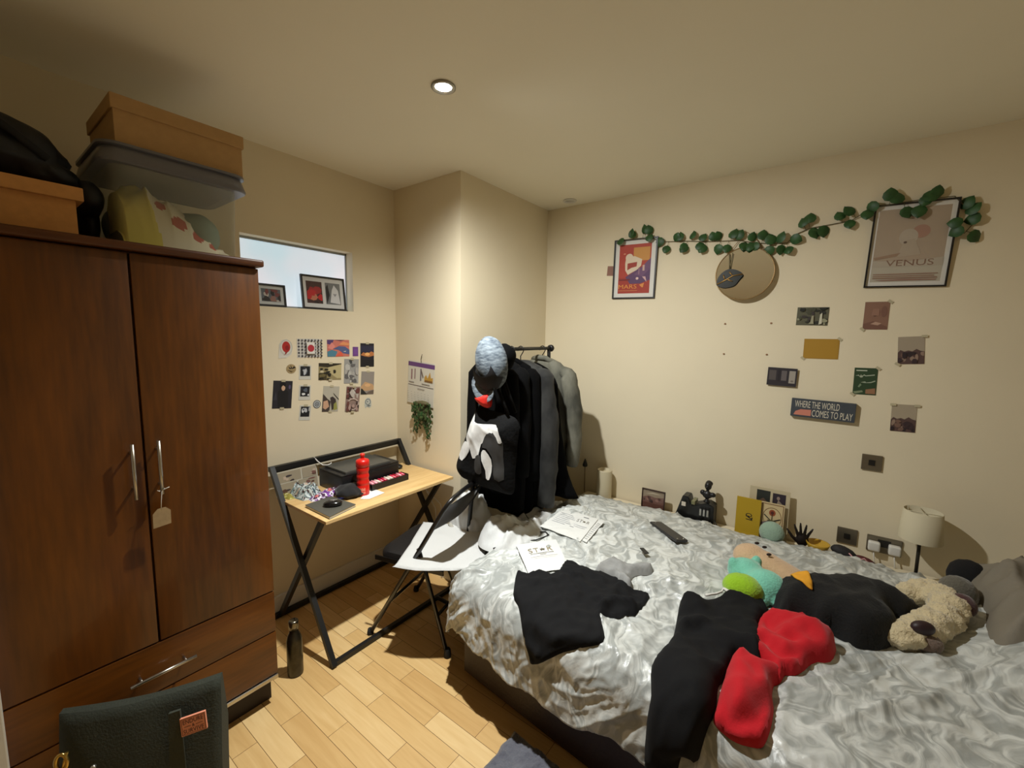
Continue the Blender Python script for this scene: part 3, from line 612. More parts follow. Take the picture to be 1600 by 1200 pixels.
# mirror
c = PY(1164, 428, YB); rr = .15
o = thing('round_mirror', 'round brass-rimmed mirror hanging below the garland', 'mirror', c+Vector((0,-.022,0)), (math.radians(-5),0,0))
BR = mat('aged_brass', (142,116,78), .35, .9)
b = MB(); b.prism([(rr*math.cos(a*2*PI/64), rr*math.sin(a*2*PI/64)) for a in range(64)], .004, mat('mirror_silver', (246,244,238), .03, 1.0), M=Matrix.Rotation(PI/2,4,'X')); obj('mirror_glass', b, None, o, world=False)
b = MB(); b.tube([(rr*math.cos(a*2*PI/64), -.004, rr*math.sin(a*2*PI/64)) for a in range(64)], .0032, BR, 8, closed=True); obj('rim', b, None, o, world=False)
b = MB(); b.tube([(-.10,-.004,.112),(-.05,-.004,.18),(-.005,-.006,.235),(.045,-.004,.19),(.095,-.004,.117)], .0018, BR, 6); obj('hanging_cord', b, None, o, world=False)
c = PY(1141, 436, YB); o = thing('leaf_ornament', 'dark leaf ornament with gold veins hanging in front of the round mirror', 'ornament', c+Vector((0,-.04,-.05)))
b = MB(); DK = mat('dark_leaf_enamel', (44,48,44), .3, var=.5, vscale=30); b.prism(smooth_outline([(-.066,-.03),(-.05,.02),(-.01,.05),(.035,.045),(.072,.018),(.055,-.012),(.03,-.045),(-.015,-.055),(-.045,-.048)]), .004, DK, M=Matrix.Translation(c+Vector((0,-.040,0))) @ Matrix.Rotation(PI/2,4,'X')); obj('leaf_plate', b, None, o)
b = MB()
for pts in ([(-.062,-.032),(-.02,-.012),(.02,.012),(.07,.018)], [(-.01,-.006),(.02,-.02)], [(-.02,-.01),(-.03,.02)], [(.02,.012),(.0,.035)]): b.tube([c+Vector((p[0],-.0455,p[1])) for p in pts], .0035, mat('gold_vein', (176,140,84), .35, .8), 6)
obj('gold_veins', b, None, o)
b = MB()
for dx in (-.008,.010): b.tube([c+Vector((.0,-.042,.045)), c+Vector((dx,-.030,.145))], .0022, STEM, 6)
obj('ribbon', b, None, o)
# garland
gp = [(975,377),(1000,374),(1022,374),(1040,378),(1075,377),(1100,378),(1130,377),(1155,376),(1180,380),(1205,381),(1230,380),(1243,367),(1265,357),(1300,351),(1330,345),(1365,326),(1400,320),(1440,314),(1490,309),(1512,328),(1522,348),(1506,365),(1495,352)]
G = [PY(p[0], p[1], YB) for p in gp]; G = [Vector((g.x, YB-(.006 if not (1355 < p[0] < 1500 or p[0] < 1028) else .026), g.z)) for g, p in zip(G, gp)]
o = thing('ivy_garland', 'artificial ivy garland strung across the back wall over both framed posters', 'garland', (G[10].x, YB-.01, G[10].z))
b = MB(); b.tube(G, .0022, STEM, 6); 
lp = [(205,230),(220,232),(260,214),(282,216),(272,245),(322,262),(345,290),(170,256),(376,243),(392,243),(403,280),(415,289),(442,237),(474,244),(462,280),(487,290),(525,240),(545,238),(541,289),(573,287),(590,232),(610,234),(633,277),(655,280),(683,279),(668,243),(710,237),(730,294),(745,252),(767,246),(778,291),(803,294),(828,258),(860,190),(881,174),(895,229),(937,221),(1007,162),(1041,142),(1038,194),(1115,155),(1135,130),(1190,84),(1215,97),(1242,152),(1304,145),(1335,105),(1365,72),(1340,88),(1488,118),(1506,138),(1506,180),(1450,228),(1515,233),(1437,195)]
R = random.Random(9); b2 = MB()
for (u, v) in lp:
    px, py = 900+u/2.424, 270+v/2.424; infront = (950 < px < 1032 and py > 364) or (1352 < px < 1502)
    p = PY(px, py, YB-(.034 if infront else .018)); d = min(range(len(G)), key=lambda i: (G[i]-p).length); dv = p-G[d]
    # nearest point on the stem
    best = None
    for i in range(len(G)-1):
        ab = G[i+1]-G[i]; t = max(0, min(1, (p-G[i]).dot(ab)/ab.length_squared)); q = G[i]+ab*t
        if best is None or (q-p).length < (best-p).length: best = q
    dv = p-best; ang = math.atan2(dv.x, dv.z); s = R.uniform(.050,.062)
    T = Matrix.Translation(p) @ Matrix.Rotation(R.uniform(-.5,.3),4,'X') @ Matrix.Rotation(R.uniform(-.6,.6),4,'Z')
    leaf(b2, (0,0,0), s, ang+R.uniform(-.5,.5), T @ Matrix.Translation((-.5*s*math.sin(ang),0,-.5*s*math.cos(ang))), LEAF)
    b.tube([best, best+dv*.5+Vector((0,-.006,0)), p-dv.normalized()*s*.45 if dv.length > s*.5 else p], .0011, STEM, 5)
obj('stem', b, None, o); obj('leaves', b2, None, o)
# prints around the sign
def q7(*p): return [(1160+x/3.872, 450+y/3.872) for x, y in p]
T2 = [(.0,.0,.7),(1.0,1.0,.7)]
card('photo_print', 'black and white forest photo below the framed posters', 'photo', 'B', q7((330,118),(525,116),(517,228),(328,224)), (92,90,70), blotch(41, [(40,40,32),(70,70,52),(150,148,120),(58,52,50),(26,28,22)], 22, (.02,.02,.98,.98), .04, .14)+[('p',[(.72,.05),(.74,.6),(.80,.7),(.82,.1)],(206,202,180)),('p',[(.45,.1),(.48,.5),(.54,.55),(.56,.1)],(160,156,130))])
card('photo_print', 'faded reddish-brown photo directly below the large framed poster', 'photo', 'B', q7((742,86),(891,82),(880,252),(728,250)), (138,102,84), [('p',[(0,.2),(.4,.3),(1,.1),(1,0),(0,0)],(120,84,70)),('e',.45,.55,.09,.08,(80,52,44)),('p',[(.3,.2),(.5,.28),(.75,.22),(.6,.15)],(184,150,130)),('e',.8,.65,.12,.2,(124,88,74)),('p',[(.3,.5),(.35,.75),(.6,.75),(.62,.5)],(150,112,94))], tapes=T2)
card('plain_card', 'plain mustard yellow card taped to the back wall', 'card', 'B', q7((373,307),(590,310),(578,432),(368,425)), (168,126,34), [('r',.03,.04,.97,.96,(172,130,38))], tapes=T2)
rocks = lambda s: [('p',[(0,.42),(.1,.52),(.25,.46),(.4,.5),(.55,.46),(.7,.55),(.85,.48),(1,.45),(1,0),(0,0)],(88,66,62))]+blotch(s, [(60,44,48),(120,92,80),(150,126,110),(48,36,40)], 12, (.02,.02,.98,.44), .06, .16)
card('photo_print', 'photo of rocks under a pale sky, upper one, farthest right on the back wall', 'photo', 'B', q7((945,300),(1110,288),(1095,462),(935,458)), (166,152,132), rocks(51), tapes=[(.98,1.0,0),(.0,.0,.6)])
card('photo_print', 'photo of reddish rocks under a pale sky, lower one, below the green card', 'photo', 'B', q7((905,703),(1060,708),(1042,878),(892,860)), (170,156,134), rocks(52), tapes=[(1.0,.98,0),(.05,.98,0)])
card('ticket_card', 'dark slightly lifted card with a pale panel, left of the green card', 'card', 'B', q7((155,478),(335,488),(325,600),(150,582)), (44,38,44), [('r',.06,.3,.3,.85,(84,76,74)),('r',.36,.25,.44,.9,(34,28,34)),('r',.48,.3,.66,.85,(100,92,92)),('r',.74,.18,.95,.86,(158,150,140)),('e',.85,.3,.05,.05,(120,112,104))], gap=.012)
card('quote_card', 'dark green card with pale handwriting taped to the back wall', 'card', 'B', q7((680,482),(825,486),(803,650),(665,640)), (42,66,38), [('r',.08,.88,.55,.92,(190,196,176)),('p',[(.06,.70),(.2,.74),(.26,.68),(.3,.76),(.34,.70),(.44,.76),(.5,.72),(.88,.77),(.88,.73),(.5,.69),(.42,.72),(.36,.64),(.28,.64),(.2,.7)],(170,178,156)),('p',[(.30,.46),(.5,.5),(.55,.46),(.75,.49),(.92,.55),(.93,.51),(.75,.45),(.5,.44)],(160,170,146)),('p',[(.02,.1),(.4,.16),(.45,.1),(.1,.02)],(130,140,110)),('p',[(.55,.2),(.95,.26),(.97,.04),(.55,.04)],(150,110,80)),('p',[(.2,.3),(.3,.42),(.36,.36),(.26,.26)],(120,140,110))], tapes=T2)
# the slogan sign
c, w_, h_, tl, hd = wallrect('B', q7((303,662),(690,700),(676,812),(290,768)))
o = thing('slogan_sign', 'dark grey block sign reading WHERE THE WORLD COMES TO PLAY', 'sign', c+Vector((0,-.003,0)), (0,-tl,0))
b = MB(); b.box((-w_/2,-.022,-h_/2), (w_/2,0,h_/2), mat('slate_sign', (66,72,80), .6, var=.15, vscale=40), .001)
obj('sign_board', b, None, o, world=False)
b = MB(); wt = (214,206,188); paint(b, w_, h_, [('p',[(.05,.1),(.08,.3),(.16,.42),(.33,.44),(.33,.1)],(206,130,110)),('t','WHERE THE WORLD',.41,.72,.37,wt,.70),('t','COMES TO PLAY',.655,.27,.37,wt,.62)], -.022); obj('lettering', b, None, o, world=False)
# wall plates
ST = mat('brushed_nickel_plate', (132,124,108), .35, .8)
def plate(q, label, name, kind):
    c, w_, h_, tl, hd = wallrect('B', q); o = thing(name, label, 'socket', c+Vector((0,-.0005,0)), (0,0,0))
    b = MB(); b.box((-w_/2,-.008,-h_/2), (w_/2,0,h_/2), ST, .0025); obj('plate', b, None, o, world=False)
    b = MB()
    if kind: b.box((-.013,-.012,-.014), (.013,-.007,.014), mat('black_insert', (26,24,22), .4), .001); obj('centre_insert', b, None, o, world=False)
    else: b.box((-.026,-.0095,-.010), (.026,-.007,.028), mat('black_insert', (26,24,22), .4), .001); obj('centre_insert', b, None, o, world=False)
    return o, c, w_, h_
plate(q7((722,1002),(850,1015),(842,1110),(718,1095)), 'brushed metal wall plate alone below the slogan sign', 'wall_socket', 1)
plate([(1308,822),(1340.5,828),(1338,852),(1307,846)], 'brushed metal single wall plate just above the bed, left of the double socket', 'wall_socket', 1)
o, c, w_, h_ = plate([(1355,834),(1410,845),(1408,869.5),(1352.5,859)], 'brushed metal double socket above the bed by the lamp', 'double_socket', 0)
for s, lb in ((-1,'white plug in the left outlet of the double socket'), (1,'white plug in the right outlet of the double socket, beside the lamp')):
    b = MB(); b.box((-.024,-.034,-.024), (.024,0,.024), mat('white_plastic', (225,222,214), .4), .009, seg=3); b.xform(Matrix.Translation((c.x+s*w_*.29, YB-.0095, c.z-.006)))
    t = thing('plug', lb, 'plug', (c.x+s*w_*.29, YB-.0095, c.z-.03), group='white plugs in the double socket'); obj('plug_body', b, None, t, 40)
    b = MB(); b.tube([(c.x+s*w_*.29, YB-.028, c.z-.028),(c.x+s*w_*.29+.004, YB-.032, c.z-.06),(c.x+s*w_*.29+.01, YB-.03, c.z-.115)], .003, mat('white_plastic', (225,222,214), .4), 8); obj('cable', b, None, t)
for px, py in ((1133,506),(1205,505),(1198,554),(1131,553)):
    p = PY(px, py, YB); b = MB(); b.ell((p.x,YB-.002,p.z), (.006,.003,.005), mat('old_putty', (150,112,80), .8), u=10, v=6); tag(obj('putty_dab', b), 'small brown putty dab left on the bare back wall', 'putty', 'putty dabs on the back wall')
# ================================================================ desk
BLK = mat('black_powder_coat', (22,22,22), .45, bump=.05, bscale=400); DTOP = wood_mat('light_oak_desktop', (206,166,106), (230,196,138), (26,1.6,26), .4)
ds = thing('desk', 'folding desk with light oak top and black crossed metal legs by the left wall', 'desk', (.32,1.425,0))
DZ = .712; DY0, DY1 = 1.008, 1.845; SL = .05*0
b = MB(); b.box((.095,DY0,DZ-.016), (.572,DY1,DZ), DTOP, .0015); obj('desktop', b, None, ds)
def sq(b, p, q, w=.024):
    p = Vector(p); q = Vector(q); t = (q-p).normalized(); y = Vector((0,1,0)) if abs(t.y) < .9 else Vector((1,0,0)); x = t.cross(y).normalized(); y = x.cross(t)
    A = [p+x*a*w/2+y*c*w/2 for a, c in ((-1,-1),(1,-1),(1,1),(-1,1))]; B = [v+(q-p) for v in A]; loft(b, [A, B], BLK, smooth=False)
for yy, yo in ((DY0-.006, .026), (DY1-.012, -.026)):
    b = MB(); sq(b, (.058,yy,.872), (.612,yy,.008)); plabel(obj('leg', b, None, ds), 'leg from the rear rail down to the front foot')
    b = MB(); sq(b, (.505,yy+yo,DZ-.018), (.028,yy+yo,.008)); plabel(obj('leg', b, None, ds), 'leg from the desktop down to the rear foot')
b = MB(); sq(b, (.058,DY0-.018,.862), (.058,DY1,.862), .026); b.box((.048,DY0,.836),(.056,DY1,.862),BLK); obj('rear_rail', b, None, ds)
b = MB(); sq(b, (.030,DY0-.018,.016), (.030,DY1,.016), .024); obj('rear_foot_bar', b, None, ds)
b = MB(); sq(b, (.604,DY0-.018,.014), (.604,DY1,.014), .022); obj('front_foot_bar', b, None, ds)
# ---------------------------------------------------------------- on the desk
PB = mat('printer_black', (24,24,26), .38); PT = mat('printer_scanner_lid', (74,73,68), .35)
o = thing('printer', 'black flatbed printer at the back of the desk', 'printer', (.20,1.43,DZ))
b = MB(); b.box((.088,1.245,DZ+.0005), (.325,1.625,DZ+.098), PB, .006); b.box((.318,1.36,DZ+.03), (.329,1.615,DZ+.085), mat('printer_recess', (10,10,11), .5), .003); obj('printer_body', b, None, o, 40)
b = MB(); b.box((.095,1.275,DZ+.099), (.312,1.575,DZ+.118), PT, .006); b.box((.088,1.245,DZ+.0985), (.325,1.625,DZ+.105), PB, .002); obj('scanner_lid', b, None, o, 40)
b = MB(); b.box((.29,1.43,DZ+.012), (.3285,1.45,DZ+.09), PB, .002); obj('front_rib', b, None, o)
o = thing('organiser_tray', 'black open tray full of pink and red lipsticks in front of the printer', 'tray', (.365,1.5,DZ))
b = MB(); x0,x1,y0,y1 = .333,.402,1.375,1.635
b.box((x0,y0,DZ+.0005),(x1,y1,DZ+.004),PB)
for lo, hi in (((x0,y0,DZ+.004),(x0+.003,y1,DZ+.036)), ((x1-.003,y0,DZ+.004),(x1,y1,DZ+.036)), ((x0,y0,DZ+.004),(x1,y0+.003,DZ+.036)), ((x0,y1-.003,DZ+.004),(x1,y1,DZ+.036))): b.box(lo, hi, PB)
obj('tray_body', b, None, o)
R = random.Random(12); cols = [((196,40,70),'dark pink'),((214,60,84),'bright pink'),((170,24,44),'deep red'),((230,150,160),'pale pink'),((226,206,190),'cream'),((150,24,60),'wine red')]
for i in range(22):
    cc, nm = cols[R.randrange(6)]; y = y0+.012+(y1-y0-.024)*((i % 11)+.5)/11; z = DZ+.014+.019*(i//11); L = R.uniform(.046,.056); a = R.uniform(-.12,.12); xc = (x0+x1)/2
    b = MB(); d = Vector((math.cos(a), math.sin(a), 0))*L/2; c = Vector((xc,y,z)); b.tube([c-d, c+d*.2, c+d*.22, c+d], [.0085,.0085,.0072,.0072], mat('makeup_%d%d%d' % cc, cc, .3), 10)
    tag(obj('lipstick', b), 'small pink, red or cream cosmetic tube lying in the black tray', 'cosmetics', 'cosmetic tubes in the black tray')
b = MB(); b.ell((.36,1.31,DZ+.022), (.035,.05,.021), flat((226,190,170)), fn=lambda q: 1+.25*float(perlin(q.x*3,q.y*3+q.z))); tag(obj('tissue', b), 'crumpled pale pink tissue beside the black tray, left of the red bottle', 'tissue')
RED = mat('red_squeeze_plastic', (214,30,22), .35)
o = thing('sports_bottle', 'red ribbed plastic sports bottle standing on the desk', 'bottle', (.402,1.322,DZ+.002))
b = MB(); b.lathe([(.0,0),(.030,0),(.033,.006),(.033,.05),(.0315,.053),(.0315,.060),(.033,.063),(.033,.074),(.0305,.080),(.0305,.092),(.033,.098),(.033,.108),(.030,.115),(.030,.126),(.033,.131),(.034,.150),(.031,.158)], RED); b.xform(Matrix.Translation((.402,1.322,DZ+.002))); obj('bottle_body', b, None, o)
b = MB(); b.lathe([(.031,.156),(.0355,.158),(.0355,.184),(.032,.193),(.018,.199),(.010,.203)], RED, M=Matrix.Translation((.402,1.322,DZ+.002))); obj('cap', b, None, o)
b = MB(); b.lathe([(.010,.203),(.009,.213),(.013,.215),(.012,.226),(.006,.229)], mat('red_nozzle', (224,52,40), .3), M=Matrix.Translation((.402,1.322,DZ+.002))); obj('nozzle', b, None, o)
b = MB()   # pale worn mark on the bottle's side
for k, (z0, z1) in enumerate(((.012,.024),(.028,.044))):
    for j in range(5):
        a0 = math.radians(-72+j*12); a1 = a0+math.radians(9); rr_ = .0334; b.poly([(.402+rr_*math.cos(a), 1.322+rr_*math.sin(a), DZ+.002+z) for a, z in ((a0,z0),(a1,z0),(a1,z1-.004*(j%2)),(a0,z1))], flat((240,150,130)))
obj('printed_mark', b, None, o)
def sheet(name, label, cat, pxs, z, m, lift=.0, n=10, th=.0012):
    P = [PZ(p[0], p[1], z) for p in pxs]; b = MB(); k = b.mi(m)
    G_ = [[(P[0]*(1-u)+P[1]*u)*(1-v)+(P[3]*(1-u)+P[2]*u)*v+Vector((0,0,lift*math.sin(u*3+v*2)**2)) for u in [i/n for i in range(n+1)]] for v in [i/n for i in range(n+1)]]
    for dz in (0, th):
        V = [[b.bm.verts.new(q+Vector((0,0,dz))) for q in r] for r in G_]
        for i in range(n):
            for j in range(n):
                f = b.bm.faces.new((V[i][j],V[i][j+1],V[i+1][j+1],V[i+1][j])); f.smooth = True; f.material_index = k
    return tag(obj(name, b), label, cat)
sheet('paper_sheet', 'white paper sheet lying on the desk beside the red bottle', 'paper', [(563,780),(578,762),(601,770),(577,780)], DZ+.001, flat((236,234,228)))
# notebook with mouse on top
P = [PZ(*p, DZ) for p in ((477,793),(517,779),(556,792),(515,812))]
o = thing('notebook', 'large black-covered notebook at the front left of the desk under the mouse', 'notebook', sum(P, Vector())/4)
NB = mat('notebook_cover', (80,78,70), .6, bump=.1, bscale=150)
b = MB(); b.prism([(p.x,p.y) for p in P], .002, NB, M=Matrix.Translation((0,0,DZ+.012))); b.prism([(p.x,p.y) for p in P], .0015, NB, M=Matrix.Translation((0,0,DZ+.0005))); obj('cover', b, None, o)
c0 = sum(P, Vector())/4; b = MB(); b.prism([((p-c0)*.985+c0)[:2] for p in P], .0098, mat('page_block', (214,208,194), .8, var=.1, vscale=300, stretch=(1,1,40)), M=Matrix.Translation((0,0,DZ+.0021))); obj('pages', b, None, o)
c = PZ(520,786,DZ+.028); o = thing('computer_mouse', 'glossy black computer mouse on the notebook', 'mouse', (c.x,c.y,DZ+.014), (0,0,.9))
b = MB(); b.ell((0,0,.012), (.046,.029,.018), mat('glossy_black', (16,16,18), .2, coat=.5), fn=lambda q: 1 if q.z > -.4 else .92); 
for v in b.bm.verts: v.co.z = max(v.co.z, 0.0003)
obj('shell', b, None, o, world=False); b = MB(); b.tube([(-.008,-.0055,.0285),(.012,-.0055,.0285)], .0022, mat('silver_wheel', (180,180,184), .2, .8), 8); b.box((-.012,-.004,.0295),(.022,.006,.0305), mat('silver_wheel', (180,180,184), .2, .8)); obj('scroll_strip', b, None, o, world=False)
# dark cloth cap
b = MB(); c = PZ(548,774,DZ)
b.ell((c.x-.01,c.y,DZ+.028), (.075,.085,.034), mat('black_cotton', (16,15,17), .9, sheen=.2), Matrix.Rotation(.5,4,'Z'), fn=lambda q: 1+.2*float(perlin(q.x*2.2+4,q.y*2.4+q.z)), u=30, v=18)
b.ell((c.x+.02,c.y+.02,DZ+.016), (.05,.05,.014), mat('black_cotton', (16,15,17), .9), fn=lambda q: 1+.2*float(perlin(q.x*2.2+9,q.y*2.4+q.z)))
tag(obj('crumpled_hat', b), 'crumpled black fabric cap on the desk in front of the printer', 'hat')
c = PZ(534,779,DZ); b = MB(); b.ell((c.x,c.y,DZ+.012), (.022,.024,.012), mat('blue_plastic', (40,60,190), .3), fn=lambda q: 1+.15*float(perlin(q.x*3,q.y*3))); tag(obj('blue_lid', b), 'small bright blue object on the desk by the mouse', 'lid')
# snack packet, magazine, leaflets
def crumple(name, label, cat, poly, z, h, mats, seed):
    """a creased flat packet on the desk; poly in pixels on the desktop"""
    P = [tuple(PZ(p[0],p[1],z)[:2]) for p in poly]; b = MB(); vs, fs = cdt(P, .008); d = bdist(vs[:,0],vs[:,1],P); n = perlin(vs[:,0]*22+seed, vs[:,1]*22); r = ridge(vs[:,0]*16+seed, vs[:,1]*16)
    zz = z+.0008+h*np.clip(d/.03,0,1)*(.55+.6*n+.35*r); bv = [b.bm.verts.new((x,y,q)) for (x,y),q in zip(vs,np.maximum(zz,z+.0008))]; R = random.Random(seed)
    for f in fs:
        c = vs[f].mean(0); t = float(perlin(c[0]*34+seed*3, c[1]*34+seed)); i = min(len(mats)-1, max(0, int((t+.5)*len(mats)))); g = b.bm.faces.new([bv[k] for k in f]); g.material_index = b.mi(mats[i])
    base = [b.bm.verts.new((x,y,z+.0004)) for x,y in P]; b.bm.faces.new(base[::-1])
    return tag(obj(name, b), label, cat)
crumple('magazine', 'crumpled colourful leaflet leaning on the photo board on the desk', 'leaflet', [(449,770),(466,760),(478,752),(492,760),(505,770),(488,780),(474,783),(458,778)], DZ, .055, [flat((60,80,88)),flat((206,214,214)),flat((120,140,140)),flat((70,52,50)),flat((190,196,190)),flat((196,170,150))], 3)
crumple('snack_packet', 'purple and white foil packet on the desk between leaflet and black cap', 'packet', [(482,781),(496,772),(520,764),(541,761),(532,773),(515,777),(505,784),(486,784)], DZ, .03, [flat((92,36,110)),flat((120,60,150)),flat((230,224,232)),flat((70,30,70)),flat((206,110,110))], 8)
crumple('yellow_wrapper', 'pale yellow wrapper in the rear left corner of the desk', 'wrapper', [(437,775),(446,768),(455,771),(462,779),(452,781),(441,779)], DZ, .03, [flat((196,190,110)),flat((150,140,60)),flat((210,206,160))], 5)
# photo board behind
A_, B_ = PX(428,748,.08), PX(493,729,.08)
o = thing('photo_board', 'pale board of four family photos leaning on the desk rail', 'photo board', (.085,1.125,DZ+.001), (math.radians(-9),0,PI/2))
b = MB(); w2, h2 = .235, .125; b.box((-w2/2,-.004,0),(w2/2,0,h2), flat((196,190,172)))
its = []
for u0, u1, v0, v1, s in ((.03,.60,.52,.97,61),(.63,.97,.52,.97,62),(.03,.48,.03,.49,63),(.52,.97,.03,.49,64)): its += [('r',u0,v0,u1,v1,(158,146,124))]+blotch(s, [(90,62,50),(60,50,52),(190,170,150),(120,84,74)], 4, (u0+.01,v0+.02,u1-.01,v1-.02), .03, .09)
b2 = MB(); paint(b2, w2, h2, its, -.004); b2.xform(Matrix.Translation((0,0,h2/2))); me = bpy.data.meshes.new('t'); 
obj('board', b, None, o, world=False); obj('photos', b2, None, o, world=False)
b = MB(); b.ell((.12,1.70,DZ+.020), (.05,.055,.019), mat('black_leather', (18,18,20), .45), fn=lambda q: 1+.1*float(perlin(q.x*2,q.y*2)), u=24, v=14); b.ell((.165,1.735,DZ+.014), (.045,.03,.0135), mat('black_leather', (18,18,20), .45)); tag(obj('glasses_case', b), 'rounded black case on the desk beside the right end of the printer', 'case')
b = MB(); b.tube([(.06,1.235,DZ+.165),(.09,1.24,DZ+.145),(.115,1.255,DZ+.125),(.125,1.28,DZ+.121),(.115,1.305,DZ+.122),(.10,1.315,DZ+.123)], .003, mat('white_cable', (222,220,214), .5), 8); tag(obj('white_cable', b), 'short white cable curling over the left corner of the printer', 'cable')
b = MB()
for k, pts in enumerate(([(.30,1.842,.60),(.40,1.853,.46),(.42,1.852,.30),(.40,1.84,.05)], [(.33,1.85,.56),(.45,1.853,.50),(.49,1.852,.34),(.47,1.84,.05)])):
    Q = [Vector(p) for p in pts]; b.tube([Q[0]]+[Q[i].lerp(Q[i+1], t) for i in range(3) for t in (.33,.66,1)], .003, mat('white_cable', (222,220,214), .5), 6)
tag(obj('mains_cable', b), 'pale cables hanging against the pillar behind the right end of the desk', 'cable')
# steel bottle on the floor
o = thing('flask', 'dark brushed steel flask standing on the floor by the wardrobe', 'bottle', (.50,.875,0)); FM = mat('smoked_steel', (74,70,58), .32, .85, var=.35, vscale=30)
b = MB(); b.lathe([(.0,.0005),(.031,.0005),(.034,.006),(.034,.150),(.033,.170),(.027,.195),(.019,.212),(.0175,.225)], FM, M=Matrix.Translation((.50,.875,0))); obj('flask_body', b, None, o)
b = MB(); b.lathe([(.0175,.225),(.021,.226),(.021,.262),(.019,.266),(.0,.266)], mat('polished_cap', (120,114,100), .22, .95), M=Matrix.Translation((.50,.875,0))); obj('cap', b, None, o)

# ================================================================ folding chair
CHB = mat('black_enamel_tube', (16,15,15), .28, coat=.3)
ch = thing('folding_chair', 'black metal folding chair with padded seat facing the desk', 'chair', (.543,1.247,0), (0,0,math.radians(15)))
WW = .42
def cobj(n, b, s=None): return obj(n, b, None, ch, s, world=False)
def tp(t, y): return (.484*t, y, .812*t)      # along the main tube, foot to shoulder
r_ = .0115
b = MB(); pts = [tp(.0,0), tp(.5,0), tp(.93,0)]
arc = []
for k in range(9):
    a = PI*k/8; arc.append((.484*.93+.02*math.sin(a)+.012, WW/2-WW/2*math.cos(a)*(.98), .812*.93+.062*math.sin(a)**.6))
b.tube(pts+arc[1:-1]+[tp(.93,WW), tp(.5,WW), tp(.0,WW)], r_, CHB, 12); cobj('main_frame', b)
for y in (0, WW):
    yy = y+(.016 if y == 0 else -.016)
    b = MB(); b.tube([(.30,yy,.53), (.345,yy,.40), (.462,yy,.012)], .0105, CHB, 12); cobj('rear_leg', b)
    b = MB(); b.lathe([(.012,0),(.017,.001),(.018,.012),(.015,.04),(.012,.045)], mat('rubber_foot', (20,20,20), .8), M=Matrix.Translation((.464,yy,.0))); cobj('rubber_foot', b)
    b = MB(); b.lathe([(.012,0),(.016,.001),(.017,.010),(.013,.03)], mat('rubber_foot', (20,20,20), .8), M=Matrix.Translation((.004,y,.0))); cobj('rubber_foot', b)
for t, nm in ((.26,'front_stretcher'),):
    b = MB(); b.tube([tp(t,0), tp(t,WW)], .008, CHB, 10); cobj(nm, b)
b = MB(); b.tube([(.405,.016,.20), (.405,WW-.016,.20)], .008, CHB, 10); cobj('rear_stretcher', b)
b = MB()
for y in (.02, WW-.02): b.box((.03,y-.004,.415),(.44,y+.004,.44), CHB, .002)
cobj('seat_rail', b)
b = MB(); loft(b, [[(p[0],p[1],z) for p in rrect(.045+e,.455-e,.022+e,WW-.022-e,.06)] for z, e in ((.425,.012),(.432,0),(.452,0),(.466,.006),(.472,.03))], mat('black_vinyl', (18,18,20), .5, bump=.1, bscale=90)); cobj('seat_pad', b, 50)
# curved back panel between the tubes
b = MB(); n = 12
for th, fl in ((0,1),(.004,0)):
    V = []
    for i in range(n+1):
        v = i/n; row = []
        for j in range(n+1):
            u = j/n; y = .008+u*(WW-.016); t = .79+.15*v+ (.045*math.sin(PI*u)**.7 if v == 1 else 0)*1; bow = .030*math.sin(PI*u); row.append(b.bm.verts.new((.484*t+bow+th, y, .812*t)))
        V.append(row)
    for i in range(n):
        for j in range(n):
            f = b.bm.faces.new((V[i][j],V[i][j+1],V[i+1][j+1],V[i+1][j])); f.smooth = True
b.mats = [mat('black_enamel_panel', (20,19,19), .3, coat=.3)]; cobj('backrest', b)
# white folded cloth on the seat
lc = lambda p, z=.487: (lambda v: Vector(v))(PZ(p[0],p[1],z))
op = smooth_outline([tuple(lc(p)[:2]) for p in ((615,883),(618,880),(640,848),(660,816),(664,815),(700,818),(740,820),(768,823),(766,840),(760,862),(754,886),(720,889),(690,889),(650,889))], 2)
CW = mat('white_cotton', (198,198,196), .85, bump=.15, bscale=70)
b = MB()
def topf(x, y, d): return np.stack([x, y, .479+.009*np.clip(d/.008,0,1)**.5+.003*perlin(x*14,y*14)*np.clip(d/.02,0,1)+.003*ridge(x*9+3,y*7)*np.clip(d/.03,0,1)], 1)
def botf(x, y, d): return np.stack([x, y, np.full_like(x, .4745)+.004*(1-np.clip(d/.012,0,1))], 1)
puff(b, op, topf, CW, .010, botf); tag(obj('folded_sheet', b, weld=.0005), 'flat white folded sheet lying across the chair seat towards the bed', 'sheet')
# ================================================================ garment rack
rk = thing('garment_rail', 'black metal garment rail by the pillar hung with dark clothes', 'clothes rail', (.85,2.1,0))
RZ = 1.508
b = MB(); b.tube([(.85,1.79,RZ),(.85,2.50,RZ)], .011, BLK, 12); obj('rail', b, None, rk)
for yt, yb_, xb in ((1.815, 1.66, .817), (2.485, 2.56, .85)):
    b = MB(); b.tube([(xb,yb_,.03),(.85,yt,RZ-.01)], .012, BLK, 12); obj('post', b, None, rk)
    b = MB(); b.tube([(.62,yb_,.025),(1.03,yb_,.025)], .011, BLK, 10); obj('foot', b, None, rk)
b = MB(); b.lathe([(.012,0),(.022,.002),(.024,.02),(.016,.036),(.0,.04)], mat('black_plastic', (22,20,22), .4), M=Matrix.Translation((.85,2.495,RZ)) @ Matrix.Rotation(-PI/2,4,'X')); obj('end_cap', b, None, rk)
b = MB(); b.tube([(.821,1.68,.20),(.85,2.55,.20)], .009, BLK, 10); obj('lower_bar', b, None, rk)

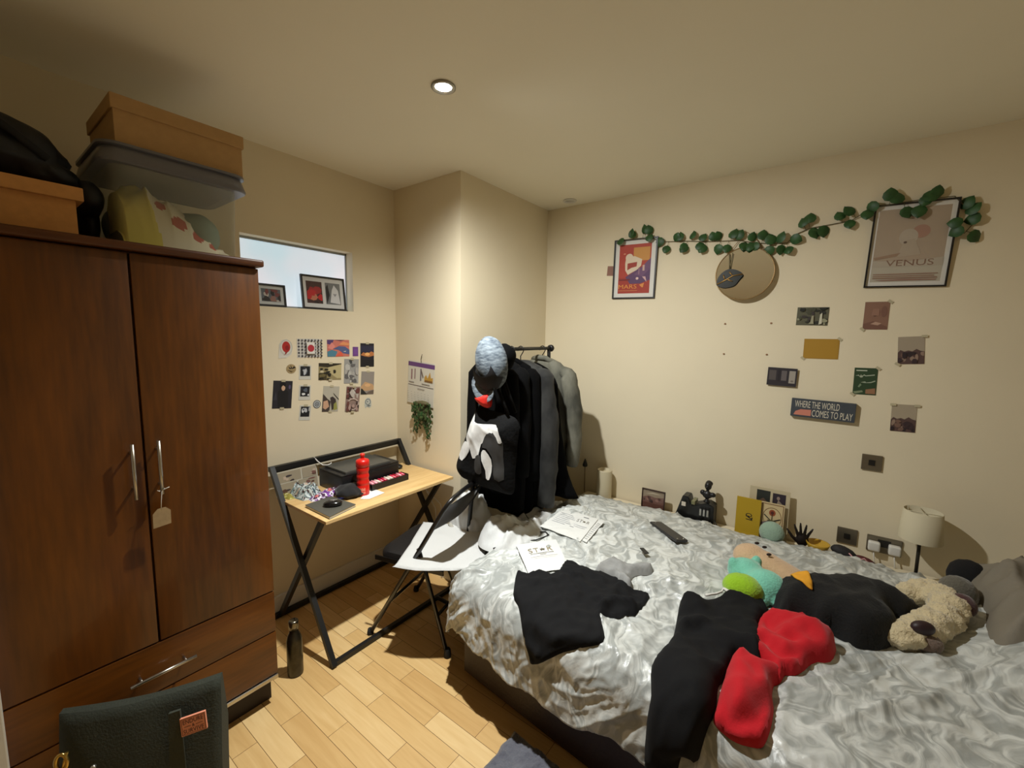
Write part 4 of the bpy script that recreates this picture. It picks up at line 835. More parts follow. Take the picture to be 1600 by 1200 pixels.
def garment(name, label, y, levels, m, sleeves=(), group=None, seed=0, cx=.85, amp=1.0, cat='clothing', collar=None, fold=10):
    """hanging garment: levels of (z, x-left, x-right, half depth); the rail runs along y, shoulders along x"""
    o = thing(name, label, cat, (cx,y,levels[-1][0]), group=group); b = MB(); loops = []; n = 44
    Z = [l[0] for l in levels]
    def at(z):
        for A, B in zip(levels, levels[1:]):
            if B[0] <= z <= A[0]:
                t = (A[0]-z)/(A[0]-B[0]); return [A[i]*(1-t)+B[i]*t for i in range(4)]
        return levels[-1]
    zs = np.linspace(Z[0], Z[-1], 26)
    for z in zs:
        _, xl, xr, hd = at(z); c = (xl+xr)/2; w = (xr-xl)/2; dn = min(1, (Z[0]-z)/.18); L = []
        for j in range(n):
            a = 2*PI*j/n; ca, sa = math.cos(a), math.sin(a)
            fx = math.copysign(abs(ca)**.75, ca); fy = math.copysign(abs(sa)**.8, sa)
            k = float(perlin(fx*2.6*w/.2+seed*7.3+ (0 if sa > 0 else 40), z*1.1+seed))*.045*dn*amp + .012*dn*amp*math.sin(fx*fold+seed+z*1.5+(2 if sa > 0 else 0))
            L.append((c+w*fx*(1+.03*float(perlin(z*7+seed, 3.1*seed+ca))), y+hd*fy+k*(1 if sa > 0 else -1)*.6, z))
        loops.append(L)
    loft(b, loops, m); obj('body', b, None, o)
    for s in sleeves:
        bs = MB(); pts, rad = s; P = [Vector(p) for p in pts]; Q = []; Rr = []; sg = 1 if P[0].x > cx else -1
        P = [P[0]+Vector((-sg*.10,0,.045)), P[0]+Vector((-sg*.045,0,.022))]+P; rad = [rad[0]*.30, rad[0]*.72]+list(rad)
        for i in range(len(P)-1):
            for t in range(6):
                u = t/6; q = P[i].lerp(P[i+1], u); q += Vector((.008*float(perlin(q.z*16+seed, 2)), .010*float(perlin(q.z*14+seed+9, 5)), 0)); Q.append(q); Rr.append((rad[i]*(1-u)+rad[i+1]*u)*(1+.16*float(perlin(q.z*22+seed*3, 7.7))))
        Q.append(P[-1]); Rr.append(rad[-1]); bs.tube(Q, Rr, m, 16)
        for v in bs.bm.verts: pass
        obj('sleeve', bs, None, o)
    if collar:
        bs = MB(); bs.tube(collar, .018, m, 10); obj('collar', bs, None, o)
    return o
BC = mat('black_jacket_cloth', (7,7,8), .95, spec=.15, bump=.2, bscale=60); BC2 = mat('black_matt_cloth', (5,5,6), .95, spec=.12)
CHC = mat('charcoal_crushed_cloth', (54,54,52), .85, var=.75, vscale=11, sheen=.05, stretch=(1,1,.6), c2=(11,11,12)); DEN = mat('washed_grey_denim', (128,126,112), .85, var=.4, vscale=9, bump=.25, bscale=120, stretch=(1,1,.4), c2=(66,66,58))
garment('black_jacket', 'black jacket hanging at the pillar end of the rail behind the blue cap', 1.875, [(1.462,.81,.89,.022),(1.43,.74,.965,.038),(1.37,.68,1.0,.045),(1.1,.67,1.01,.05),(.80,.66,1.01,.05),(.70,.67,1.0,.05)], BC2, [([(.985,1.875,1.36),(1.0,1.87,1.15),(1.0,1.87,.90)],[.045,.045,.04])], seed=1)
garment('black_coat', 'long black coat hanging second from the pillar on the rail', 1.965, [(1.458,.81,.89,.022),(1.425,.74,.97,.038),(1.37,.69,1.01,.045),(1.1,.68,1.02,.05),(.75,.67,1.02,.055),(.56,.68,1.01,.055)], BC, [([(.99,1.965,1.36),(1.015,1.96,1.1),(1.01,1.96,.78)],[.05,.048,.042])], seed=2)
garment('black_jacket', 'black collared jacket hanging in the middle of the rail', 2.06, [(1.45,.81,.90,.025),(1.42,.76,.98,.04),(1.36,.69,1.02,.045),(1.1,.69,1.03,.05),(.75,.70,1.03,.055),(.50,.72,1.02,.05)], BC2, [([(1.0,2.06,1.35),(1.025,2.05,1.1),(1.025,2.05,.74)],[.05,.048,.042])], seed=3, collar=[(.80,2.05,1.44),(.85,2.02,1.455),(.91,2.03,1.44),(.95,2.06,1.40)])
garment('charcoal_coat', 'charcoal crushed-fabric coat hanging fourth on the rail, sleeve reaching the bed', 2.155, [(1.44,.82,.91,.025),(1.41,.77,1.0,.045),(1.35,.72,1.04,.05),(1.0,.74,1.06,.055),(.75,.76,1.06,.06),(.58,.78,1.05,.06),(.52,.80,1.04,.05)], CHC, [([(1.03,2.15,1.34),(1.085,2.125,1.08),(1.095,2.115,.80),(1.085,2.11,.575)],[.058,.060,.056,.052])], seed=4, amp=.7)
garment('black_skirted_coat', 'wide-hemmed black coat hanging between charcoal coat and grey denim jacket', 2.27, [(1.42,.82,.90,.022),(1.38,.77,.99,.04),(1.3,.72,1.05,.045),(1.0,.74,1.09,.045),(.75,.76,1.14,.05),(.66,.76,1.18,.055),(.60,.78,1.22,.05)], BC2, seed=5)
garment('denim_jacket', 'washed grey denim jacket at the far end of the rail', 2.405, [(1.445,.80,.92,.022),(1.43,.75,.97,.04),(1.36,.66,1.05,.045),(1.2,.65,1.07,.05),(.95,.66,1.07,.05),(.78,.67,1.06,.05)], DEN, [([(1.05,2.405,1.34),(1.10,2.40,1.12),(1.115,2.395,.92),(1.095,2.395,.76)],[.052,.056,.05,.042]), ([(.67,2.405,1.35),(.63,2.405,1.1),(.635,2.405,.8)],[.05,.05,.04])], seed=6, collar=[(.78,2.405,1.435),(.84,2.37,1.45),(.90,2.37,1.445),(.95,2.405,1.405)])
# hangers
HG = mat('black_hanger', (16,16,17), .35)
def hanger(y, zn, hook, label):
    o = thing('coat_hanger', label, 'hanger', (.85,y,zn), group=None); b = MB()
    pts = [(.85+.012*math.cos(a), y+.003, RZ+.0125+.012*math.sin(a)+.004) for a in [PI*1.15-k*PI*1.35/10 for k in range(11)]]
    pts = [(.85+.0225*math.cos(a), y, RZ+.0225*math.sin(a)-.006) for a in [math.radians(200-k*24) for k in range(11)]]
    b.tube(pts+[(.85,y,RZ-.045),(.85,y,zn)], .0032, HG, 8); obj('hook', b, None, o)
    b = MB(); b.tube([(.85,y,zn),(.80,y,zn-.025),(.70,y,zn-.085),(.69,y,zn-.10),(.71,y,zn-.105),(.99,y,zn-.105),(1.01,y,zn-.10),(1.0,y,zn-.085),(.90,y,zn-.025),(.85,y,zn)], .004, HG, 8); obj('hanger_frame', b, None, o)
for y, zn, lb in ((1.875,1.445,'black hanger hook nearest the blue cap on the rail'), (1.965,1.44,'black hanger of the long black coat, second hook from the blue cap'), (2.06,1.435,'black hanger of the collared jacket, middle hook on the rail'), (2.155,1.42,'black hanger of the charcoal coat, fourth hook from the blue cap'), (2.405,1.425,'black hanger of the grey denim jacket, last hook before the rail end')): hanger(y, zn, None, lb)

# tote bag hung on the near end
TY = 1.655
def qt(*p): return [tuple(PY(700+x/4.285 if False else x, y, TY)[i] for i in (0,2)) for x, y in p]
tote = thing('tote_bag', 'black tote bag with torn white and grey print hanging at the end of the rail', 'bag', (.74,TY,.68))
TC = mat('black_canvas', (6,6,7), .9, spec=.2, bump=.3, bscale=70); TW = mat('white_print', (232,232,230), .7, var=.25, vscale=25); TG = mat('grey_print', (58,58,58), .7, var=.3, vscale=20)
outl = smooth_outline(qt((752,632),(764,640),(785,645),(806,652),(813,668),(811,700),(808,735),(806,768),(792,770),(765,762),(740,752),(724,742),(717,726),(722,708),(732,680),(741,652)), 3)
def tf(off): 
    def f(x, y, d):
        dd = bdist(x, y, outl)*1.0; hh = .075*np.clip(dd/.07,0,1)**.6+.012*perlin(x*9+1,y*9)+.008*ridge(x*7,y*5)
        return np.stack([x, TY-.01-hh*.75-off, y], 1)
    return f
def tb(x, y, d): return np.stack([x, TY+.03*np.clip(d/.06,0,1), y], 1)
b = MB(); puff(b, outl, tf(0), TC, .010, tb); obj('bag_body', b, None, tote)
def qz(*p): return qt(*[(700+x/6, 660+y/6) for x, y in p])
b = MB()
for pl, m_, of in ((qt((749,645),(753,656),(768,660),(786,661),(789,668),(783,673),(778,682),(765,690),(762,707),(752,712),(748,700),(737,680)), TW, .002),
                   (qz((215,160),(275,180),(275,250),(205,335),(145,290),(170,220)), TW, .003),
                   (qz((400,250),(430,235),(485,320),(490,430),(470,505),(440,490),(435,420),(405,330)), TW, .004),
                   (qz((345,290),(385,280),(395,330),(400,440),(360,450),(330,400)), TG, .003),
                   (qz((420,120),(470,75),(560,110),(590,170),(585,300),(590,510),(520,500),(500,400),(490,300),(440,220),(400,210)), TG, .0025),
                   (qz((500,40),(545,30),(570,90),(585,165),(560,170),(540,120),(505,75)), TW, .004)):
    puff(b, smooth_outline(pl, 2), tf(of), m_, .009)
obj('print', b, None, tote)
b = MB()
for xs in (752, 800):
    p = PY(xs, 640, TY); b.tube([(p.x,TY-.03,p.z-.02),(p.x*.6+.85*.4,TY+.0,p.z+.16),(.85+(-.012 if xs < 780 else .008),1.80,RZ+.014),(p.x*.7+.85*.3,TY+.03,p.z+.18),(p.x,TY+.03,p.z-.02)], .008, TC, 8)
obj('handles', b, None, tote)
b = MB(); pl = smooth_outline(qt((754,618),(776,612),(778,622),(776,634),(768,634),(758,627)), 3); puff(b, pl, lambda x,y,d: np.stack([x, TY-.058-.02*np.clip(d/.02,0,1), y], 1), mat('bright_red_cloth', (216,36,24), .7), .006, lambda x,y,d: np.stack([x, TY-.045+0*x, y], 1)); tag(obj('red_pouch', b), 'bright red cloth pouch hanging just below the blue cap on the rail', 'pouch')
# blue cap
c = PY(768, 567, 1.64); o = thing('flat_cap', 'blue-grey marled cap with dark band hung on the end of the rail', 'hat', c)
CAPM = mat('blue_marl', (128,138,146), .85, var=.6, vscale=26, stretch=(1,1,3.5), bump=.2, bscale=90, c2=(58,68,80))
M_ = Matrix.Translation(c) @ Matrix.Rotation(math.radians(-12),4,'Y')
b = MB(); b.ell((0,0,.0), (.085,.075,.135), CAPM, fn=lambda q: 1+.05*float(perlin(q.x*3,q.z*3)), u=28, v=18); b.xform(M_); obj('crown', b, None, o)
b = MB(); 
pts = []
for k in range(15):
    a = math.radians(-150+k*115/14); pts.append((.088*math.cos(a)*1.02, .135*math.sin(a)*1.0))
inner = [(x*.84, z*.86+.035) for x, z in pts]
k = b.mi(mat('dark_band', (32,33,38), .8)); V = []
for (x, z), (x2, z2) in zip(pts, inner): V.append([b.bm.verts.new((x*1.02,-.02,z*1.02)), b.bm.verts.new((x*.99,-.062,z*.96)), b.bm.verts.new((x2*.9,-.078,z2*.92+.01))])
for A, B in zip(V, V[1:]):
    for j in range(2): f = b.bm.faces.new((A[j],A[j+1],B[j+1],B[j])); f.material_index = k; f.smooth = True
b.xform(M_); obj('band', b, None, o)
b = MB(); k = b.mi(CAPM); rows = []
for i in range(17):
    a = math.radians(-158+i*88/16); L = .066*math.sin(PI*i/16)**.55; rows.append([((.086+t*L)*math.cos(a), -.035-.05*t+.03*t*t, (.132+t*L)*math.sin(a)) for t in (0,.35,.7,1)])
for dy in (0,.006):
    V = [[b.bm.verts.new((p[0],p[1]+dy,p[2])) for p in r] for r in rows]
    for A, B in zip(V, V[1:]):
        for j in range(3): f = b.bm.faces.new((A[j],A[j+1],B[j+1],B[j])); f.material_index = k; f.smooth = True
b.xform(M_); obj('brim', b, None, o)
b = MB(); c2 = PY(788, 556, 1.77); b.ell((c2.x,1.775,c2.z-.005), (.055,.06,.07), BC2, fn=lambda q: 1+.12*float(perlin(q.x*2+3,q.z*2)), u=22, v=14); tag(obj('black_beanie', b), 'black knitted beanie slipped over the rail end behind the blue cap', 'hat')

# ================================================================ bed
bed = thing('bed', 'double bed with dark brown base along the back wall', 'bed', (2.1,2.0,0))
bq = [(1.125,1.345), (3.12,1.165), (3.12,2.64), (1.125,2.64)]   # the bed stands slightly askew to the wall
b = MB(); b.prism(bq, .25, mat('dark_brown_faux_leather', (46,30,22), .5, bump=.15, bscale=70), M=Matrix.Translation((0,0,.02)), bev=.012); obj('bed_base', b, None, bed)
b = MB(); b.prism([(x+(.006 if x < 2 else 0), y+(.006 if y < 2 else -.004)) for x, y in bq], .20, mat('mattress_ticking', (206,202,194), .8), M=Matrix.Translation((0,0,.271)), bev=.03); obj('mattress', b, None, bed)
b = MB(); b.box((3.135,1.15,.02), (3.20,2.645,.84), mat('dark_headboard', (38,28,26), .6), .015); obj('headboard', b, None, bed)
X0, ZT, RC = 1.175, .515, .115
def S0(a, bb):
    """smooth resting surface of the bedclothes: parameters a along x, bb along y; overhang wraps down"""
    a = np.asarray(a, float); bb = np.asarray(bb, float)
    Y0 = 1.395-.09*np.maximum(0, a-1.175); dx = np.maximum(0, X0-a); dy = np.maximum(0, Y0-bb); m = np.maximum(dx, dy); h = np.hypot(dx, dy); s = np.where(h > 0, m/np.maximum(h,1e-9), 0)
    ux, uy = np.where(h>0,dx/np.maximum(h,1e-9),0), np.where(h>0,dy/np.maximum(h,1e-9),0)
    # square-to-round remap keeps the corner drape the same length all round
    d = h*np.where((dx>0)&(dy>0), s+(1-s)*.25, 1)
    q = RC*PI/2; th = np.minimum(d, q)/RC; out = RC*np.sin(th)+.16*np.maximum(0,d-q); dn = RC*(1-np.cos(th))+.985*np.maximum(0,d-q)
    x = np.maximum(a, X0)-ux*out; y = np.maximum(bb, Y0)-uy*out
    # puffiness of the duvet and the pillows under its head end
    zt = ZT+.035*np.exp(-((a-1.75)/.55)**2-((bb-2.1)/.35)**2)+.025*np.exp(-((a-1.35)/.25)**2-((bb-1.62)/.22)**2)+.14*np.exp(-((a-3.10)/.20)**2-((bb-2.02)/.42)**2)+.02*np.exp(-((a-2.6)/.4)**2-((bb-1.5)/.25)**2)
    zt = zt-.035*np.clip((bb-2.5)/.14,0,1)**2
    nx, ny, nz = -ux*np.sin(th), -uy*np.sin(th), np.cos(th)
    return x, y, zt-dn, nx, ny, nz
def WR(a, bb):
    # sharp satin creases, softer and longer towards the pillows
    wx = a+.06*perlin(a*4+7, bb*4); wy = bb+.06*perlin(a*4, bb*4+11); hd = np.clip((a-2.35)/.4, 0, 1)
    wx2 = wx+.025*perlin(a*11+2, bb*11); wy2 = wy+.025*perlin(a*11, bb*11+8); m1 = np.clip(perlin(a*2.1+31, bb*2.1)*2.2+.45, 0, 1); m2 = np.clip(perlin(a*2.6+3, bb*2.6+17)*2.2+.4, 0, 1)
    s1, t1 = wx2*.86+wy2*.5, -wx2*.5+wy2*.86; s2, t2 = wx2*.3-wy2*.95, wx2*.95+wy2*.3
    r1 = m1*(ridge(s1*2.0+4, t1*9)*.016+ridge(s1*4.5, t1*19+6)*.007)+m2*(ridge(s2*2.2, t2*8.5+3)*.016+ridge(s2*4.8+1, t2*18)*.006)+ridge(wx2*8.5, wy2*7.6+4)*.007+ridge(wx2*17+3, wy2*15)*.0035
    u = (a*.62+bb*.78); v = (-a*.78+bb*.62); r2 = ridge(u*1.6+5+.3*perlin(a*3,bb*3), v*7)*.026+ridge(u*3.2+.2*perlin(a*9,bb*9), v*14+2)*.010
    return .024*perlin(a*2.2+3, bb*2.2)+r1*(1-.6*hd)+r2*hd+.001*perlin(a*50, bb*50)
def SW(a, bb, off=0, k=1.0):
    x, y, z, nx, ny, nz = S0(a, bb); w = WR(a, bb)*k+off; return np.stack([x+nx*w, y+ny*w, z+nz*w], -1)
_sa, _sb = np.meshgrid(np.arange(.86, 3.2, .008), np.arange(.84, 2.66, .008), indexing='ij'); _grids = {}
def BP(px, py, lift=0.0):
    """bed-surface parameters under an image point (lift: height above the bedclothes at which that point is seen)"""
    if lift not in _grids:
        P = SW(_sa, _sb, .008, .6)-CAM; P[...,2] += lift; dep = P@_f; _grids[lift] = (800+FPX*(P@_r)/dep, 600-FPX*(P@_u)/dep, dep)
    U, V, dep = _grids[lift]
    d = (U-px)**2+(V-py)**2; m = d.min(); k = d < max(9, m*1.5); dd = np.where(k, dep+d*.004, 99); i = np.unravel_index(np.argmin(dd), dd.shape); return (float(_sa[i]), float(_sb[i]))
def bpt(px, py, off=0, lift=0.0):
    a, c = BP(px, py, lift); return Vector(SW(np.array(a), np.array(c), off, .8))
# duvet
b = MB(); na, nb = 380, 290; aa = np.linspace(.865, 3.14, na); 
A = np.repeat(aa[:,None], nb, 1); lo = 1.075-.09*np.maximum(0, aa-1.175)+.05*perlin(aa*2.3+2, aa*0)+.028*perlin(aa*6.1, aa*0+4)
t = np.linspace(0,1,nb)[None,:]; Bv = lo[:,None]+(2.662-lo[:,None])*t
lx = .90+.05*perlin(Bv[0]*2.5, Bv[0]*0+9)-.05*np.exp(-((Bv[0]-1.9)/.2)**2)
A = lx[None,:]+(3.14-lx[None,:])*np.linspace(0,1,na)[:,None]
P = SW(A, Bv); vs = [[b.bm.verts.new(P[i,j]) for j in range(nb)] for i in range(na)]; uvl = b.bm.loops.layers.uv.new('UVMap'); UVv = {}
for i in range(na):
    for j in range(nb): UVv[vs[i][j]] = (A[i,j], Bv[i,j])
for i in range(na-1):
    for j in range(nb-1):
        f = b.bm.faces.new((vs[i][j],vs[i+1][j],vs[i+1][j+1],vs[i][j+1])); f.smooth = True
        for l in f.loops: l[uvl].uv = UVv[l.vert]
dv = obj('duvet', b, None, None, loc=(2.0,2.0,.3)); dv.data.materials.append(duvet_mat()); tag(dv, 'crumpled pale grey leaf-patterned satin duvet spread over the bed', 'duvet')
md = dv.modifiers.new('s', 'SOLIDIFY'); md.thickness = .012; md.offset = -1

def drape(pxs, h, m, seed=0, sp=.011, folds=(), n=3, b=None, wr=1.0, edge=.004, rim=.018, dpoly=None, single=False):
    """a cloth lying on the bed: outline traced onto the bed surface, its own thickness, folds as (px polyline, height, width)"""
    pl = smooth_outline([BP(*p) for p in pxs], n); bb = b or MB(); fl = [([BP(*p) for p in f[0]], f[1], f[2]) for f in folds]
    def hh(x, y, d):
        if dpoly is not None: d = bdist(x, y, dpoly)
        e = np.clip(d/rim, 0, 1); e = np.sqrt(np.maximum(0,1-(1-e)**2)); w = h*e+e*(.007*perlin(x*9+seed, y*9)+.010*ridge(x*5.5+seed*2, y*6.5)+.004*ridge(x*13+seed, y*11))*wr
        for P_, a_, s_ in fl:
            dist = np.full(x.shape, 9.0)
            for (ax, ay), (bx, by) in zip(P_, P_[1:]):
                vx, vy = bx-ax, by-ay; t = np.clip(((x-ax)*vx+(y-ay)*vy)/(vx*vx+vy*vy+1e-9),0,1); dist = np.minimum(dist, np.hypot(x-ax-t*vx,y-ay-t*vy))
            w = w+a_*np.exp(-(dist/s_)**2)*np.clip(d/.03,0,1)
        return w
    puff(bb, pl, lambda x,y,d: SW(x, y, edge+hh(x,y,d), .85+0*x), m, sp, None if single else (lambda x,y,d: SW(x, y, edge-.006, .85)))
    return bb
def c2(*p): return [(700+x/3.872, 750+y/3.872) for x, y in p]
def c3(*p): return [(980+x/3.75, 880+y/3.75) for x, y in p]
BT = mat('black_cotton_jersey', (14,14,16), .92, spec=.3, bump=.08, bscale=300)
# grey top, paper, then the black t-shirt
b = drape(c2((890,545),(960,490),(1010,478),(1080,510),(1160,520),(1240,540),(1230,568),(1150,575),(1110,600),(1120,650),(1080,650),(1000,590),(930,570)), .022, mat('grey_marl_jersey', (150,150,148), .9, var=.15, vscale=40), 2, folds=[(c2((960,500),(1060,560),(1230,560)),.02,.02),(c2((1000,580),(1080,640)),.02,.015)])
tag(obj('grey_jumper', b, weld=.0008), 'crumpled light grey jersey garment beside the shoulder of the black t-shirt', 'clothing')
def bedsheet(name, label, pxs, off, items, n=30):
    off = off+.006
    q = [BP(*p) for p in pxs]; P4 = [Vector(SW(np.array(a), np.array(c), off, .2)) for a, c in q]
    o = thing(name, label, 'paper', sum(P4, Vector())/4)
    def pt(u, v, e=0):
        a = (q[0][0]*(1-u)+q[1][0]*u)*v+(q[3][0]*(1-u)+q[2][0]*u)*(1-v); c = (q[0][1]*(1-u)+q[1][1]*u)*v+(q[3][1]*(1-u)+q[2][1]*u)*(1-v)
        return Vector(SW(np.array(a), np.array(c), off+e, .2))
    b = MB(); k = b.mi(flat((222,222,218)))
    for e in (0, .0015):
        V = [[b.bm.verts.new(pt(i/n, j/n, e)) for i in range(n+1)] for j in range(n+1)]
        for i in range(n):
            for j in range(n): f = b.bm.faces.new((V[i][j],V[i][j+1],V[i+1][j+1],V[i+1][j])); f.smooth = True; f.material_index = k
    obj('page', b, None, o)
    if items:
        b = MB(); t = MB(); paint(t, 1, 1, items, 0, 0); bmesh.ops.triangulate(t.bm, faces=t.bm.faces[:])
        bmesh.ops.subdivide_edges(t.bm, edges=[e for e in t.bm.edges if e.calc_length() > .22], cuts=2)
        for v in t.bm.verts: v.co = pt(v.co.x+.5, v.co.z+.5, .0032)
        obj('printing', t, None, o)
    return o
star = [(0,.5),(.12,.16),(.5,.16),(.2,-.08),(.3,-.45),(0,-.2),(-.3,-.45),(-.2,-.08),(-.5,.16),(-.12,.16)]
gt = (140,128,100)
def starlogo(cx, cy, w, h, g):
    return [('t','S',cx-.40*w,cy,h,g,.16*w),('t','T',cx-.17*w,cy,h,g,.2*w),('p',[(cx+.08*w+.2*w*x, cy+h*.8*y) for x, y in star],(96,88,70)),('t','R',cx+.37*w,cy,h,g,.2*w)]
bedsheet('certificate', 'white certificate headed STAR partly under the black t-shirt', [(806,854.5),(868.5,844.5),(889,889),(826,899)], .014, starlogo(.50,.66,.62,.15,gt)+[('r',.22,.535,.80,.548,(130,126,118)),('r',.44,.49,.60,.503,(150,146,138)),('r',.2,.43,.86,.438,(190,186,180)),('r',.25,.38,.8,.386,(205,200,195))])
lines = [('r',.08,.80-.07*i,.42+.06*((i*7)%3),.815-.07*i,(186,188,192)) for i in range(7)]
bedsheet('certificate', 'lower sheet of the two white papers fanned out on the bed', [(884,793),(944,817),(916,848),(852,824)], .012, [('r',.9,.1+.08*i,.97,.12+.08*i,(180,180,180)) for i in range(10)])
bedsheet('certificate', 'upper white printed sheet of the pair, with a small STAR heading, on the bed', [(879.5,795),(935,813),(906,847),(843,825)], .0165, starlogo(.74,.70,.34,.11,(150,146,140))+[('r',.66,.88,.80,.90,(90,90,94)),('r',.60,.50,.92,.515,(190,190,194)),('r',.62,.44,.9,.452,(196,196,200)),('r',.55,.38,.65,.394,(150,150,154))]+lines)
b = drape(c2((415,560),(398,690),(420,760),(440,830),(470,960),(520,1105),(600,1085),(700,1050),(820,1010),(938,975),(937,880),(920,812),(960,820),(1020,838),(1090,815),(1140,805),(1218,705),(1160,675),(1090,645),(1000,590),(920,562),(850,540),(780,510),(720,492),(690,520),(665,550),(620,568),(570,562),(530,555),(480,572),(450,556)), .012, BT, 5, sp=.010, rim=.012, folds=[(c2((690,560),(760,600),(800,600)),.02,.012),(c2((930,790),(1000,740),(1120,770)),.024,.014),(c2((560,890),(660,960),(800,960)),.016,.02),(c2((470,960),(560,1040)),.014,.014),(c2((430,620),(560,640),(700,620)),.01,.02),(c2((700,600),(780,700)),.012,.02)])
tag(obj('black_tshirt', b, weld=.0008), 'plain black t-shirt lying across the front corner of the bed', 'clothing')
# black cable
b = MB(); Q = [bpt(x, y, .008) for x, y in ((816,790),(818,806),(816,822),(811,836),(802,848))]; b.tube([Vector((.93,2.0,.62))]+Q, .0025, BLK, 6); Q = [bpt(x, y, .008) for x, y in ((770,858),(788,852),(800,849),(820,845),(838,843),(850,840),(858,835),(852,831),(843,830))]; b.tube(Q, .003, BLK, 6)
tag(obj('charging_cable', b), 'thin black charging cable trailing over the white sheet onto the bed', 'cable')
# phone-like slab
P4 = [bpt(*p, .012) for p in ((1017,819),(1031,817.5),(1075,843),(1056,854))]; c = sum(P4, Vector())/4
ex = ((P4[3]-P4[0])+(P4[2]-P4[1])).normalized(); nz = ex.cross((P4[1]-P4[0]).normalized()); nz = nz if nz.z > 0 else -nz; ey = nz.cross(ex); MM = Matrix(((ex.x,ey.x,nz.x,c.x),(ex.y,ey.y,nz.y,c.y),(ex.z,ey.z,nz.z,c.z+.006),(0,0,0,1)))
o = thing('phone', 'dark grey phone lying on the middle of the duvet', 'phone', c); L = ((P4[3]-P4[0]).length+(P4[2]-P4[1]).length)/2; Wd = max(.06, (P4[1]-P4[0]).length)
b = MB(); b.box((-L/2,-Wd/2,-.007), (L/2,Wd/2,.007), mat('dark_grey_case', (48,46,46), .45), .006, MM, 3); obj('phone_body', b, None, o, 40)
b = MB()
for s, yy in ((-1,.3),(-1,-.1),(1,.25),(1,-.25)): b.lathe([(.0,.0072),(.006,.0072),(.006,.0085),(.0,.009)], mat('silver_button', (170,170,166), .25, .8), 12, MM @ Matrix.Translation((s*(L/2-.014), yy*Wd, 0)))
obj('lens', b, None, o)
b = MB(); P = [bpt(x, y, .022) for x, y in ((1000,861),(1005,860),(1013,870),(1006,870))]; k = b.mi(mat('black_tag', (26,26,26), .5))
vs_ = [b.bm.verts.new(p) for p in P]; b.bm.faces.new(vs_); vs2 = [b.bm.verts.new(p+Vector((0,0,.004))) for p in P]; b.bm.faces.new(vs2)
for i in range(4): b.bm.faces.new((vs_[i],vs_[(i+1)%4],vs2[(i+1)%4],vs2[i]))
tag(obj('black_clip', b), 'small black clip on the duvet above the grey top', 'clip')
# red fleece then black joggers over it
RF = mat('red_fleece', (190,10,28), .95, sheen=.12, bump=.12, bscale=220)
b = drape(c3((750,375),(790,335),(850,310),(900,345),(1000,318),(1070,350),(1110,410),(1200,460),(1222,520),(1190,580),(1085,590),(1040,620),(980,662),(920,655),(898,690),(862,715),(850,660),(790,600),(700,560),(720,450)), .045, RF, 7, rim=.035, folds=[(c3((800,380),(880,470),(960,500)),-.028,.022),(c3((800,520),(900,600),(1000,600)),-.022,.02),(c3((880,360),(1000,400),(1180,520)),.02,.04)])
drape(c3((600,590),(650,545),(740,600),(820,618),(870,640),(905,655),(895,690),(862,720),(858,790),(860,850),(845,950),(820,1055),(760,1075),(640,1050),(540,990),(495,925),(515,830),(545,720)), .045, RF, 9, rim=.035, b=b, folds=[(c3((540,830),(600,960),(760,960),(850,850)),-.03,.022),(c3((640,600),(660,740),(640,880)),.022,.03),(c3((760,680),(840,800)),.02,.03)])
rfl = tag(obj('red_fleece', b, weld=.0008), 'crumpled red fleece garment in two lumps beside the black joggers on the bed', 'clothing')
jg = thing('black_joggers', 'black joggers with white drawstring hanging over the front edge of the bed', 'clothing', bpt(*c3((400,600))[0]))
b = drape(c3((305,225),(360,222),(450,232),(530,215),(590,195),(610,178),(700,185),(760,192),(800,240),(832,310),(800,350),(765,372),(780,410),(792,440),(800,520),(792,612),(745,612),(700,575),(640,540),(600,600),(560,680),(540,720),(520,830),(500,900),(480,960),(440,1060),(410,1165),(370,1130),(330,1110),(300,1170),(270,1250),(180,1290),(95,1290),(97,1200),(105,1000),(118,880),(130,780),(150,600),(200,520),(260,440),(290,330)), .034, BT, 11, sp=.012, rim=.03, folds=[(c3((330,420),(430,400),(560,470),(760,560)),.03,.03),(c3((330,430),(480,430),(640,520)),-.022,.02),(c3((350,250),(420,300)),.02,.03),(c3((620,230),(700,260),(790,330)),.015,.03),(c3((250,600),(230,1000)),.02,.08),(c3((420,700),(360,1050)),.02,.06)])
obj('trousers', b, None, jg, weld=.0008)
b = MB(); b.tube([bpt(x, y, .040) for x, y in c3((450,236),(485,228),(520,222),(548,210),(560,196),(575,205),(588,216))], .0045, mat('white_cord', (222,220,214), .7), 6); b.tube([bpt(x, y, .042) for x, y in c3((560,192),(575,200),(590,215))], .005, mat('white_cord', (222,220,214), .7), 6); obj('drawstring', b, None, jg)
b = MB(); drape(c3((588,190),(600,165),(640,152),(690,172),(690,190),(620,192)), .02, mat('red_lining', (196,40,30), .8), 3, b=b, rim=.01); plabel(obj('waist_lining', b, None, jg, weld=.0008), 'red waistband lining')
b = MB(); drape(c3((852,545),(868,538),(908,574),(894,584)), .062, flat((226,222,216)), 7, b=b, rim=.002, wr=1.0, sp=.02, n=1); plabel(obj('garment_label', b, None, rfl, weld=.0005), 'small white fabric label')
